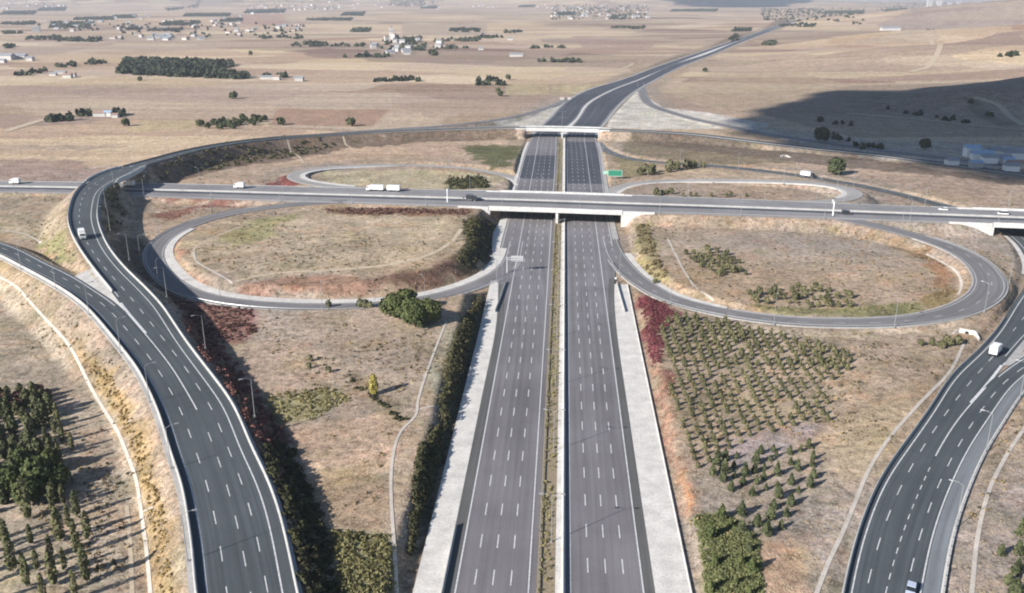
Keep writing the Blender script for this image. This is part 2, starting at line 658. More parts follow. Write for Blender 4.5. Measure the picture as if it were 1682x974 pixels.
# loops
LSW = Road([('c', 851, 383, 0, 8), ('c', 846, 408, 0, 8), ('c', 838, 432, 0, 8.5), ('c', 814, 453, 0, 8.5), ('c', 780, 469, 0, 8.5), ('c', 740, 482, .2, 8.5),
            ('c', 690, 493, .5, 8.5), ('c', 620, 501, .9, 8.5), ('c', 530, 504, 1.4, 8.5), ('c', 450, 502, 1.9, 8.5), ('c', 390, 497, 2.3, 8.5),
            ('c', 340, 488.5, 2.7, 8.5), ('c', 305, 477, 3, 8.8), ('c', 279, 461, 3.3, 9), ('c', 262, 443, 3.6, 9), ('c', 253, 425, 4, 9), ('c', 256, 406, 4.4, 9),
            ('c', 274, 388, 4.9, 9), ('c', 306, 371.5, 5.4, 9), ('c', 346, 358, 6, 8.5), ('c', 390, 348, 6.5, 8.5), ('c', 440, 340.5, 6.95, 8.5),
            ('c', 500, 334, 7.2, 8.5), ('c', 570, 330.5, 7.45, 8)], 2.5, 8)
LSE = Road([('c', 999, 375, 0, 8), ('c', 1004, 402, 0, 8.5), ('c', 1022, 434, 0, 9.5), ('c', 1060, 468, .1, 9.5), ('c', 1103, 491, .3, 9.5), ('c', 1165, 508, .6, 9.5),
            ('c', 1226, 519, 1, 9.5), ('c', 1288, 526.5, 1.4, 9.5), ('c', 1382, 530, 2.0, 9.5), ('c', 1485, 527, 2.7, 9.8), ('c', 1530, 521, 3.0, 10.2), ('c', 1570, 511.5, 3.3, 11),
            ('c', 1601, 498, 3.7, 11.5), ('c', 1622, 481, 4.1, 12), ('c', 1627, 463, 4.5, 12), ('c', 1617, 443, 4.9, 11.5), ('c', 1596, 424, 5.3, 11), ('c', 1560, 406, 5.8, 10), ('c', 1518, 391.5, 6.3, 9.5),
            ('c', 1470, 378, 6.8, 9), ('c', 1420, 366, 7.2, 9), ('c', 1360, 354.5, 7.45, 8)], 2.5, 8)
LNW = Road([('c', 866, 312, 0, 8), ('c', 848, 293, 0, 8), ('c', 800, 282, .3, 8), ('c', 750, 275.5, .8, 8), ('c', 690, 272, 1.4, 8), ('c', 630, 271, 2.0, 8), ('c', 570, 273, 2.8, 8),
            ('c', 520, 277, 3.6, 8), ('c', 490, 283, 4.4, 8.5), ('c', 481, 290, 5.2, 8.5), ('c', 497, 298, 6, 8), ('c', 540, 305, 6.7, 8), ('c', 600, 310.5, 7.2, 8), ('c', 670, 314.5, 7.45, 8)], 2.5, 6)
LNE = Road([('c', 990, 325, 0, 8), ('c', 1009, 311, 0, 8), ('c', 1031, 303, .2, 8), ('c', 1070, 298, .7, 8), ('c', 1130, 296, 1.4, 8), ('c', 1200, 296, 2.2, 8), ('c', 1280, 297.5, 3.2, 8),
            ('c', 1330, 300, 4, 8), ('c', 1372, 305, 4.9, 8), ('c', 1398, 312, 5.7, 8.5), ('c', 1406, 319, 6.3, 8.5), ('c', 1390, 327, 6.9, 8), ('c', 1350, 331, 7.3, 8), ('c', 1290, 333.5, 7.45, 8)], 2.5, 6)
# right hand ramps
F1 = Road([('e', 1366, 1060, 1437, 1060, 1), ('e', 1381, 974, 1454, 974, 1), ('e', 1404, 880, 1481, 880, 1), ('e', 1452, 774, 1522, 779, 1), ('e', 1470, 748, 1537, 749, 1), ('e', 1516, 684, 1576, 685, 1),
           ('e', 1557, 622, 1630, 623, 1), ('e', 1601, 580, 1655, 590, .9), ('e', 1624, 556, 1683, 556, .7), ('c', 1692, 507, .4, 13), ('c', 1715, 462, .2, 12.5), ('c', 1707, 424, 0, 12),
           ('c', 1684, 395, 0, 12), ('c', 1640, 367, 0, 12), ('c', 1592, 349, 0, 11), ('c', 1530, 333, .1, 10), ('c', 1486, 321.5, .2, 10), ('c', 1445, 312, .2, 10), ('c', 1410, 304.5, .3, 10),
           ('c', 1363, 296.5, .3, 10), ('c', 1312, 288.5, .3, 10), ('c', 1260, 281.5, .3, 10), ('c', 1200, 275, .2, 10), ('c', 1140, 270.5, .1, 10), ('c', 1085, 267, 0, 9), ('c', 1045, 262.5, 0, 8), ('c', 1015, 255, 0, 7), ('c', 994, 245, 0, 6), ('c', 983, 234, 0, 5.5)], 3.0, 8, 130)
F2 = Road([('e', 1437, 1060, 1532, 1060, 1), ('e', 1454, 974, 1545, 974, 1), ('e', 1481, 880, 1563, 877, 1), ('e', 1522, 779, 1599, 774, 1), ('e', 1537, 749, 1612, 749, 1), ('e', 1576, 685, 1652, 684, 1),
           ('e', 1634, 619, 1700, 622, 1.1), ('e', 1685, 583, 1752, 590, 1.4), ('e', 1745, 552, 1810, 562, 2), ('c', 1880, 520, 3, 13)], 3.0, 8, 130)
# ramp D from the far motorway, descending east, and G to the west
DD = Road([('c', 1052, 136, 0, 10), ('c', 1055, 148, 0, 11), ('c', 1058, 160, .2, 11), ('c', 1075, 175, .6, 11), ('c', 1107, 186, 1, 11), ('c', 1147, 197, 1.2, 11), ('c', 1188, 205.5, 1.2, 11), ('c', 1241, 217, 1, 11),
           ('c', 1329, 231, .8, 11), ('c', 1430, 245, .8, 11), ('c', 1540, 258, .8, 11), ('c', 1682, 275, .8, 11), ('c', 1850, 296, .8, 11)], 3.5, 6)
GG = Road([('c', 965, 152, 0, 8), ('c', 935, 163, 0, 8), ('c', 900, 176, .6, 9), ('c', 860, 188, 2, 9), ('c', 820, 196, 3.6, 9), ('c', 770, 202.5, 5.4, 9), ('c', 710, 208, 7, 9), ('c', 640, 212.5, 7.8, 9), ('c', 560, 218, 8.35, 9)], 3.0, 6)
# motorway
ML = Road([('we', -23.4, -3.9, -40, 0), ('we', -23.4, -3.9, 250, 0), ('we', -23.6, -3.9, 310, 0), ('we', -25.5, -3.9, 345, 0), ('we', -29.3, -3.9, 400, 0), ('we', -29.6, -3.9, 470, 0), ('we', -29.6, -3.9, 600, 0),
           ('we', -29, -3.9, 700, 0), ('we', -26, -3.5, 780, 0), ('e', 903, 195, 946, 195, 0), ('e', 927, 170, 964, 170, 0), ('e', 958, 151, 997, 151, 0), ('e', 1025, 129.7, 1051, 129.7, 0), ('e', 1083, 108, 1097, 110, 0),
           ('c', 1143, 90, 0, 13.5), ('c', 1194, 72, 0, 13.5), ('c', 1242, 55.6, 0, 13.5), ('c', 1268, 45.6, 0, 13.5), ('c', 1308, 35, 0, 13.5), ('c', 1345, 26, 0, 13.5)], 4.0, 12)
MR = Road([('we', 2.3, 20.9, -40, 0), ('we', 2.3, 20.9, 250, 0), ('we', 2.3, 21.0, 300, 0), ('we', 2.3, 22, 340, 0), ('we', 2.3, 25.5, 400, 0), ('we', 2.3, 26, 470, 0), ('we', 2.3, 27.5, 600, 0),
           ('we', 2.3, 29, 700, 0), ('we', 2.6, 29, 780, 0), ('e', 950, 195, 997, 195, 0), ('e', 968, 170, 1018, 170, 0), ('e', 1000, 151, 1041, 151, 0), ('e', 1054, 129.7, 1078, 129.7, 0), ('e', 1101, 108, 1119, 109, 0),
           ('c', 1163, 90, 0, 14), ('c', 1206, 72, 0, 14), ('c', 1250, 55.6, 0, 14), ('c', 1276, 45.6, 0, 14), ('c', 1317, 35, 0, 14), ('c', 1354, 26, 0, 14)], 4.0, 12)

# bridge ranges (indices along the roads)
iC0, iC1 = CR.at_x(-37.5), CR.at_x(33.5)
iE = int(np.argmin([np.min(np.hypot(F1.D[:, 0] - d[0], F1.D[:, 1] - d[1])) if d[0] > 150 else 1e9 for d in CR.D]))
iE0, iE1 = iE - 4, iE + 4
iA = int(np.argmin([np.min(np.hypot(CR.D[:, 0] - d[0], CR.D[:, 1] - d[1])) if d[2] > 14 else 1e9 for d in A.D]))
iA0, iA1 = iA - 7, iA + 7
iB0, iB1 = A.at_x(-33.0), A.at_x(32.0)
if iB0 < iA1:
    far = [i for i in range(iA1, len(A.D))]
    iB0 = min(far, key=lambda i: abs(A.D[i, 0] + 33))
    iB1 = min(far, key=lambda i: abs(A.D[i, 0] - 32))

GRADE = []      # (road, half width array, valid mask, slope run per metre of rise)


def grade(road, exl=.6, slope=1.5, skip=()):
    ok = np.ones(len(road.D), bool)
    for a, b in skip:
        ok[a:b + 1] = False
    GRADE.append((road.D[ok], road.D[ok][:, 3] + exl, slope))


grade(A, 1.0, 1.25, [(iA0, iA1), (iB0, iB1)])
grade(B, 1.0, 1.5)
grade(CR, .8, 1.5, [(iC0 - 3, iC1 + 3), (iE0 - 4, iE1 + 1)])
grade(LSW, 3.6, 1.3)
grade(LSE, 1.6)
grade(LNW, 1.8)
grade(LNE, 1.8)
grade(F1, 1.0)
grade(F2, 1.0)
grade(DD, 1.0, 2.0)
grade(GG, .8)


class _Mot:
    pass


mm = _Mot()
ys = np.arange(-60, 800, 3.0)
mm.D = np.column_stack((np.full_like(ys, -.5), ys, np.zeros_like(ys), np.full_like(ys, 30.2)))
mm.D[:, 3] += np.clip((ys - 340) / 50, 0, 1) * np.clip((520 - ys) / 60, 0, 1) * 4.0
GRADE.append((mm.D, mm.D[:, 3], 1.15))
kk = ML.D[:, 1] > 770
GRADE.append((ML.D[kk], ML.D[kk][:, 3] + 6, 2.0))
kk = MR.D[:, 1] > 770
GRADE.append((MR.D[kk], MR.D[kk][:, 3] + 6, 2.0))

# ------------------------------------------------------------------ terrain
ctrl = [(600, 560, 4.2), (520, 600, 4.0), (660, 620, 4.6), (580, 750, 3.6), (600, 900, 3.0), (480, 570, 4.0), (700, 540, 5), (690, 800, 3.2), (500, 430, 6.0), (400, 420, 5.4), (600, 400, 7), (700, 400, 8), (750, 385, 7.5), (640, 440, 6.2),
        (100, 750, 2), (50, 600, 2.5), (150, 930, 1), (30, 940, 1), (50, 350, 4), (20, 330, 4), (80, 370, 5.5), (1200, 650, 1.2), (1250, 850, 1.4), (1300, 450, 2.2), (1200, 420, 2.2), (1450, 600, 1), (1450, 440, 2.6), (1350, 720, 1),
        (1640, 800, 1), (1660, 950, .6), (600, 260, 2), (700, 290, 2.2), (560, 290, 3), (400, 290, 3.5), (300, 340, 4.5), (1150, 285, 1), (1300, 315, 1.4), (1130, 310, 1.2), (1600, 310, 1), (250, 200, 0), (700, 180, 0), (-200, 500, 3), (-150, 800, 1.5)]
CT = np.array([(*W(a, b, z)[:2], z) for a, b, z in ctrl])


def vnoise(x, y, s, seed=0):
    """smooth value noise in numpy, 0..1"""
    x, y = x / s + seed * 17.3, y / s + seed * 31.7
    xi, yi = np.floor(x), np.floor(y)
    fx, fy = x - xi, y - yi
    fx, fy = fx * fx * (3 - 2 * fx), fy * fy * (3 - 2 * fy)

    def hsh(a, b):
        v = np.sin(a * 127.1 + b * 311.7 + seed * 74.7) * 43758.5453
        return v - np.floor(v)
    return (hsh(xi, yi) * (1 - fx) + hsh(xi + 1, yi) * fx) * (1 - fy) + (hsh(xi, yi + 1) * (1 - fx) + hsh(xi + 1, yi + 1) * fx) * fy


HILLS = [(640, 1110, 30, 150, 90), (470, 1030, 14, 120, 60), (860, 1020, 34, 140, 110), (1050, 1300, 60, 260, 180), (760, 1700, 30, 380, 200), (1500, 2300, 60, 600, 260), (2100, 3900, 100, 900, 420), (3600, 5200, 130, 1100, 700), (-5200, 9500, 160, 2600, 1100), (200, 11000, 130, 2800, 1200), (900, 2600, 14, 500, 300)]


def base_h(x, y):
    num = np.zeros_like(x)
    den = np.full_like(x, .02)
    for cx, cy, cz in CT:
        w = np.exp(-((x - cx) ** 2 + (y - cy) ** 2) / (2 * 42.0 ** 2))
        num += w * cz
        den += w
    h = num / den
    for cx, cy, hh, sx, sy in HILLS:
        h = h + hh * np.exp(-((x - cx) / sx) ** 2 - ((y - cy) / sy) ** 2)
    dist = np.hypot(x, y)
    h = h + (vnoise(x, y, 34, 3) - .5) * .7 + (vnoise(x, y, 9, 4) - .5) * .28
    h = h + np.clip((dist - 1400) / 3000, 0, 1) * (vnoise(x, y, 700, 5) - .45) * 10
    return h


def axis(segs):
    out = []
    for a, b, st in segs:
        out += list(np.arange(a, b, st))
    return out


Yc = axis([(-600, -80, 20), (-80, 142, 4), (142, 420, 1.0), (420, 560, 1.4), (560, 800, 2.0)])
y = Yc[-1]
while y < 24000:
    y += max(2.4, y * .0065 if y < 4500 else y * .02)
    Yc.append(y)
Yc = np.array(Yc)
xr = axis([(0, 130, 1.0), (130, 260, 1.25), (260, 420, 2.0)])
x = xr[-1]
while x < 17000:
    x += max(2.4, x * .011)
    xr.append(x)
xr = np.array(xr)
Xc = np.concatenate((-xr[::-1], xr[1:]))
GX, GY = np.meshgrid(Xc, Yc)
ny, nx = GX.shape
gx, gy = GX.ravel(), GY.ravel()
gh = base_h(gx, gy)
lower = np.full_like(gx, -1e9)
upper = np.full_like(gx, 1e9)
dlo = np.full_like(gx, 1e9)
dup_ = np.full_like(gx, 1e9)
zlo = np.zeros_like(gx)
zup = np.zeros_like(gx)
capmin = np.full_like(gx, 1e9)
dmin_road = np.full_like(gx, 1e9)
for D, hw, sl in GRADE:
    mar = 45
    idx = np.nonzero((gx > D[:, 0].min() - mar) & (gx < D[:, 0].max() + mar) & (gy > D[:, 1].min() - mar) & (gy < D[:, 1].max() + mar))[0]
    for k in range(0, len(idx), 4000):
        ii = idx[k:k + 4000]
        d2 = (gx[ii, None] - D[None, :, 0]) ** 2 + (gy[ii, None] - D[None, :, 1]) ** 2
        j = np.argmin(d2, 1)
        dist = np.sqrt(d2[np.arange(len(ii)), j]) - hw[j]
        z = D[j, 2] - .3
        m = dist < mar - 5
        ii, dist, z = ii[m], dist[m], z[m]
        dmin_road[ii] = np.minimum(dmin_road[ii], dist)
        dd = np.maximum(0, dist - .5)
        lo, up = z - dd / sl, z + dd / sl
        q = lo > lower[ii]
        lower[ii[q]] = lo[q]
        dlo[ii[q]] = dd[q]
        zlo[ii[q]] = z[q]
        q = up < upper[ii]
        upper[ii[q]] = up[q]
        dup_[ii[q]] = dd[q]
        zup[ii[q]] = z[q]
        q = dist < .5
        capmin[ii[q]] = np.minimum(capmin[ii[q]], z[q])
conf = lower > upper
wa, wb = 1 / np.maximum(dlo, .05), 1 / np.maximum(dup_, .05)
mid = (zlo * wa + zup * wb) / (wa + wb)
gh = np.where(conf, mid, np.clip(gh, lower, upper))
gh = np.minimum(gh, capmin)
HG = gh.reshape(ny, nx)


def H(x, y):
    x, y = np.atleast_1d(np.asarray(x, float)), np.atleast_1d(np.asarray(y, float))
    i = np.clip(np.searchsorted(Xc, x) - 1, 0, nx - 2)
    j = np.clip(np.searchsorted(Yc, y) - 1, 0, ny - 2)
    fx = (x - Xc[i]) / (Xc[i + 1] - Xc[i])
    fy = (y - Yc[j]) / (Yc[j + 1] - Yc[j])
    return (HG[j, i] * (1 - fx) + HG[j, i + 1] * fx) * (1 - fy) + (HG[j + 1, i] * (1 - fx) + HG[j + 1, i + 1] * fx) * fy


def h1(x, y):
    return float(H(x, y)[0])


def G(px, py):
    """where the land is met at a photo coordinate"""
    z = 0.0
    for _ in range(10):
        p = W(px, py, z)
        z = .5 * z + .5 * h1(p.x, p.y)
    p = W(px, py, z)
    return Vector((p.x, p.y, h1(p.x, p.y)))


def inpoly(x, y, P):
    r = np.zeros(len(x), bool)
    n = len(P)
    for i in range(n):
        x0, y0 = P[i][0], P[i][1]
        x1, y1 = P[i - 1][0], P[i - 1][1]
        if y0 == y1:
            continue
        c = ((y0 > y) != (y1 > y)) & (x < (x1 - x0) * (y - y0) / (y1 - y0) + x0)
        r ^= c
    return r


DRY = (.29, .236, .195)
PATCH = [  # photo outline, colour of the soil or plant cover, some with shade painted in, strength
    ([(0, 455), (60, 500), (110, 563), (165, 650), (208, 745), (233, 850), (247, 990), (-150, 990), (-150, 455)], (.3, .258, .215), .9),
    ([(20, 470), (140, 560), (200, 640), (240, 720), (270, 830), (300, 990), (252, 990), (222, 770), (170, 660), (100, 545)], (.3, .235, .165), .85),
    ([(120, 560), (175, 610), (235, 720), (268, 850), (285, 990), (265, 990), (240, 830), (200, 700), (140, 600)], (.3, .215, .105), .8),
    ([(0, 262), (130, 262), (170, 280), (130, 298), (0, 298), (-200, 296), (-200, 258)], (0.242, 0.180, 0.168), .8),
    ([(0, 300), (112, 318), (105, 380), (60, 400), (0, 385), (-100, 360), (-100, 300)], (0.291, 0.250, 0.190), .8),
    ([(60, 388), (108, 385), (126, 425), (110, 430), (70, 408)], (0.170, 0.170, 0.090), .9),
    ([(262, 480), (330, 497), (420, 507), (428, 545), (380, 568), (345, 560), (300, 520)], (0.180, 0.085, 0.082), .85),
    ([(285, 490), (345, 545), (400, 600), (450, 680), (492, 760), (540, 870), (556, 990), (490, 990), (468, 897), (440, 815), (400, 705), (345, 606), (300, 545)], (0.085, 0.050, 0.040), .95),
    ([(440, 650), (540, 635), (575, 655), (510, 690), (448, 695)], (0.200, 0.190, 0.100), .8),
    ([(180, 395), (205, 386), (243, 392), (240, 432), (264, 467), (300, 484), (290, 492), (250, 477), (205, 442), (185, 417)], (.085, .068, .058), .9),  # shadow of the ramp bank painted into the ground colour
    ([(500, 790), (560, 770), (640, 790), (640, 880), (545, 868)], (0.242, 0.175, 0.118), .75),
    ([(540, 866), (640, 878), (650, 990), (555, 990)], (0.135, 0.145, 0.080), .9),
    ([(470, 700), (560, 690), (640, 675), (680, 690), (650, 740), (640, 780), (500, 780)], (0.378, 0.275, 0.207), .7),
    ([(350, 560), (480, 560), (560, 600), (540, 640), (440, 650), (400, 640)], (0.369, 0.280, 0.224), .6),
    ([(560, 600), (660, 660), (680, 695), (640, 690), (580, 640)], (0.150, 0.125, 0.085), .7),
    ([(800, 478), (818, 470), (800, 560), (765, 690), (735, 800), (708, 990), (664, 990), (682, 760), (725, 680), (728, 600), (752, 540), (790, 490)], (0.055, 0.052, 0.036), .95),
    ([(729, 540), (752, 540), (735, 600), (725, 668), (690, 668)], (0.281, 0.270, 0.213), .8),
    ([(652, 722), (690, 700), (690, 990), (652, 990), (643, 800)], (0.330, 0.255, 0.202), .7),
    ([(300, 400), (360, 365), (500, 350), (760, 358), (770, 400), (700, 430), (540, 445), (400, 460), (320, 440)], (0.339, 0.280, 0.207), .7),
    ([(278, 400), (296, 396), (300, 440), (345, 465), (330, 473), (292, 450), (280, 425)], (.28, .165, .12), .9),
    ([(385, 478), (420, 460), (560, 450), (620, 468), (600, 488), (420, 486)], (.24, .145, .11), .85),
    ([(600, 462), (700, 440), (790, 420), (775, 445), (700, 472), (620, 478)], (0.160, 0.095, 0.075), .9),
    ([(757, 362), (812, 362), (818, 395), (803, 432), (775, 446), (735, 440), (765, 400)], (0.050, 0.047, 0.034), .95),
    ([(355, 388), (430, 357), (490, 350), (445, 388), (380, 408)], (0.223, 0.215, 0.112), .8),
    ([(535, 342), (770, 344), (770, 355), (535, 353)], (0.170, 0.110, 0.070), .9),
    ([(240, 326), (420, 330), (360, 345), (270, 372), (210, 392), (196, 360), (205, 340)], (0.281, 0.220, 0.179), .8),
    ([(265, 366), (330, 342), (420, 331), (340, 335), (250, 352)], (0.140, 0.060, 0.055), .85),
    ([(245, 320), (380, 325), (380, 330), (245, 327)], (0.130, 0.070, 0.060), .85),
    ([(165, 385), (175, 310), (200, 305), (205, 340), (190, 385)], (0.120, 0.090, 0.060), .9),
    ([(520, 282), (700, 277), (840, 296), (800, 312), (600, 308), (530, 300)], (0.359, 0.325, 0.230), .85),
    ([(735, 296), (790, 291), (805, 308), (735, 311)], (0.100, 0.105, 0.055), .9),
    ([(757, 237), (850, 239), (850, 256), (830, 276), (792, 276)], (0.085, 0.095, 0.048), .95),
    ([(462, 291), (478, 286), (505, 303), (430, 304)], (0.150, 0.045, 0.050), .95),
    ([(265, 268), (300, 257), (400, 240), (500, 230), (620, 223), (760, 219), (850, 219), (850, 228), (700, 233), (560, 246), (480, 263), (400, 273), (300, 296), (252, 298), (248, 280)], (0.115, 0.088, 0.074), .92),
    ([(1020, 224), (1150, 226), (1300, 252), (1300, 270), (1150, 272), (1020, 250)], (0.120, 0.108, 0.075), .85),
    ([(1008, 255), (1062, 262), (1055, 295), (1012, 290)], (0.150, 0.135, 0.080), .85),
    ([(1046, 150), (1000, 196), (998, 209), (1060, 213), (1190, 211), (1115, 191)], (0.485, 0.480, 0.459), .9),
    ([(1085, 176), (1160, 184), (1270, 205), (1230, 213), (1150, 197)], (0.504, 0.490, 0.482), .9),
    ([(925, 168), (905, 190), (885, 208), (770, 207), (850, 195), (890, 182)], (0.446, 0.440, 0.426), .85),
    ([(1043, 366), (1072, 362), (1078, 420), (1105, 468), (1060, 455), (1045, 410)], (0.242, 0.215, 0.118), .85),
    ([(1230, 500), (1330, 508), (1440, 500), (1535, 500), (1500, 520), (1380, 521), (1260, 516)], (0.145, 0.145, 0.070), .9),
    ([(1495, 404), (1545, 425), (1575, 450), (1562, 490), (1530, 500), (1545, 470), (1530, 440)], (0.242, 0.135, 0.084), .85),
    ([(1515, 487), (1572, 468), (1562, 502), (1522, 506)], (0.160, 0.125, 0.060), .85),
    ([(1330, 362), (1440, 378), (1520, 405), (1560, 430), (1540, 435), (1450, 395), (1340, 368)], (0.200, 0.140, 0.090), .8),
    ([(1165, 533), (1300, 540), (1540, 540), (1600, 520), (1595, 542), (1400, 556), (1200, 548)], (0.388, 0.325, 0.263), .8),
    ([(1046, 486), (1114, 508), (1112, 526), (1092, 542), (1088, 600), (1071, 600)], (.125, .035, .042), 1.0),
    ([(1084, 606), (1104, 608), (1109, 660), (1101, 652)], (0.160, 0.040, 0.045), 1.0),
    ([(1071, 600), (1088, 603), (1100, 660), (1112, 720), (1128, 790), (1140, 850), (1124, 850), (1090, 700)], (0.252, 0.140, 0.112), .9),
    ([(1108, 775), (1128, 785), (1143, 848), (1125, 845)], (.285, .15, .085), .95),
    ([(1138, 848), (1195, 842), (1245, 880), (1255, 990), (1160, 990)], (0.120, 0.135, 0.055), .95),
    ([(1190, 725), (1330, 690), (1375, 700), (1290, 745), (1200, 765)], (0.301, 0.262, 0.280), .75),
    ([(1085, 530), (1390, 590), (1370, 690), (1200, 720), (1120, 700)], (0.310, 0.255, 0.202), .7),
    ([(1250, 890), (1330, 900), (1345, 990), (1250, 990)], (0.369, 0.245, 0.174), .8),
    ([(1560, 940), (1620, 830), (1682, 740), (1800, 740), (1800, 990), (1560, 990)], (0.291, 0.250, 0.235), .7),
    ([(1330, 715), (1480, 640), (1540, 610), (1500, 690), (1400, 810)], (0.339, 0.270, 0.190), .6),
    ([(1040, 219), (1150, 226), (1240, 240), (1340, 253), (1440, 263), (1560, 281), (1682, 297), (1850, 320), (1850, 330), (1682, 306), (1560, 291), (1400, 277), (1250, 260), (1100, 243), (1040, 232)], (.085, .07, .065), .85),  # embankment shading painted as a dark band below the far ramp
    # farmland beyond
    ([(455, 178), (640, 180), (612, 208), (440, 206)], (0.281, 0.180, 0.140), .85),
    ([(225, 199), (330, 196), (318, 213), (205, 216)], (0.417, 0.350, 0.224), .8),
    ([(0, 187), (200, 190), (130, 205), (0, 210), (-300, 210), (-300, 188)], (0.233, 0.180, 0.168), .75),
    ([(0, 238), (220, 240), (150, 247), (0, 247), (-300, 246), (-300, 238)], (0.242, 0.200, 0.190), .6),
    ([(830, 139), (900, 139), (905, 156), (830, 156)], (0.407, 0.350, 0.213), .75),
    ([(905, 140), (1000, 138), (960, 152), (905, 158)], (0.407, 0.350, 0.224), .7),
    ([(370, 24), (470, 24), (470, 42), (380, 40)], (0.320, 0.180, 0.157), .7),
    ([(940, 64), (1090, 66), (1060, 82), (960, 80)], (0.291, 0.200, 0.185), .7),
    ([(1060, 90), (1090, 96), (1060, 140), (1010, 135)], (0.320, 0.250, 0.190), .5),
    ([(1330, 80), (1530, 55), (1540, 68), (1400, 72)], (0.417, 0.360, 0.314), .6),
    ([(1085, 150), (1180, 115), (1320, 120), (1400, 140), (1240, 185), (1150, 175)], (0.369, 0.300, 0.218), .6),
    ([(1500, 30), (1682, 25), (1682, 50), (1460, 52), (1440, 40)], (0.272, 0.225, 0.224), .7),
    ([(0, 80), (150, 78), (90, 90), (0, 92)], (0.262, 0.200, 0.190), .6),
    ([(0, 140), (250, 138), (300, 152), (150, 155), (0, 152)], (0.281, 0.210, 0.185), .6),
    ([(660, 40), (800, 38), (800, 58), (660, 58)], (0.291, 0.235, 0.224), .6),
    ([(1240, 185), (1400, 140), (1682, 130), (1682, 225), (1400, 225)], (0.233, 0.190, 0.157), .7),  # ground darkened across the cloud shade, deepening it in the colour
    ([(1585, 158), (1612, 168), (1630, 190), (1672, 206), (1640, 206), (1605, 192), (1590, 176)], (.12, .115, .085), .8),  # hill fold painted darker to stand in for relief shading, as scrub
    ([(1370, 158), (1450, 150), (1520, 160), (1450, 166)], (.15, .135, .1), .6),  # second fold drawn in dark tone, since flat shade hides the relief
    ([(1220, 200), (1400, 228), (1682, 240), (1682, 280), (1430, 262), (1260, 222)], (0.360, 0.340, 0.320), .8),
]
col = np.tile(np.array(DRY), (len(gx), 1))
wgt = np.clip(1 - (np.hypot(gx, gy) - 520) / 160, 0, 1)
wgt = np.where(dmin_road < 25, np.maximum(wgt, np.clip((25 - dmin_road) / 12, 0, 1) * .9), wgt)
# broad drifts inside the near fields
n1 = vnoise(gx, gy, 26, 8)
n2 = vnoise(gx, gy, 11, 9)
n3 = vnoise(gx, gy, 60, 10)
col *= (1 + (n1 - .5) * .26 + (n2 - .5) * .2)[:, None]
col[:, 0] *= 1 + (n3 - .5) * .14
col[:, 2] *= 1 - (n3 - .5) * .22
wob = np.clip(np.hypot(gx, gy) / 420, .5, 4)
wx = gx + ((vnoise(gx, gy, 7, 21) - .5) * 7 + (vnoise(gx, gy, 2.5, 22) - .5) * 3.0) * wob
wy = gy + ((vnoise(gx, gy, 7, 23) - .5) * 7 + (vnoise(gx, gy, 2.5, 24) - .5) * 3.0) * wob
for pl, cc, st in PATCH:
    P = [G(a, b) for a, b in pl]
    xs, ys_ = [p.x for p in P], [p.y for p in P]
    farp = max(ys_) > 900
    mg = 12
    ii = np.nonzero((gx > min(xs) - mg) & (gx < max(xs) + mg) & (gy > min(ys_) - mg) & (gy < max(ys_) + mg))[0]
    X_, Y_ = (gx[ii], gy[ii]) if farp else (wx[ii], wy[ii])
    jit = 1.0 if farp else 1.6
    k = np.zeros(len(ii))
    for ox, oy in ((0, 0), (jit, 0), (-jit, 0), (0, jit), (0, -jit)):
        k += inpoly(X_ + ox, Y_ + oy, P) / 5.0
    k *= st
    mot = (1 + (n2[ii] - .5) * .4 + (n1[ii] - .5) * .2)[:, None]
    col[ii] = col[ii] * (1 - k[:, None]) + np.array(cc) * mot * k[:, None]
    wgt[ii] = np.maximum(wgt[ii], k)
col = np.clip(np.where((col.mean(1) > .2)[:, None], col * .93, col), .01, .9)

me = bpy.data.meshes.new('ground')
nv = len(gx)
me.vertices.add(nv)
co = np.column_stack((gx, gy, gh)).astype(np.float32)
me.vertices.foreach_set('co', co.ravel())
q = np.arange((ny - 1) * (nx - 1))
r_, c_ = q // (nx - 1), q % (nx - 1)
v0 = r_ * nx + c_
F = np.column_stack((v0, v0 + 1, v0 + nx + 1, v0 + nx)).astype(np.int32)
nf = len(F)
me.loops.add(nf * 4)
me.loops.foreach_set('vertex_index', F.ravel())
me.polygons.add(nf)
me.polygons.foreach_set('loop_start', np.arange(nf, dtype=np.int32) * 4)
try:
    me.polygons.foreach_set('loop_total', np.full(nf, 4, dtype=np.int32))
except Exception:
    pass
me.polygons.foreach_set('use_smooth', np.ones(nf, bool))
ca = me.color_attributes.new('cover', 'FLOAT_COLOR', 'POINT')
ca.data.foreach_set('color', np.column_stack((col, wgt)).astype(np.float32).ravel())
me.update()
me.validate()


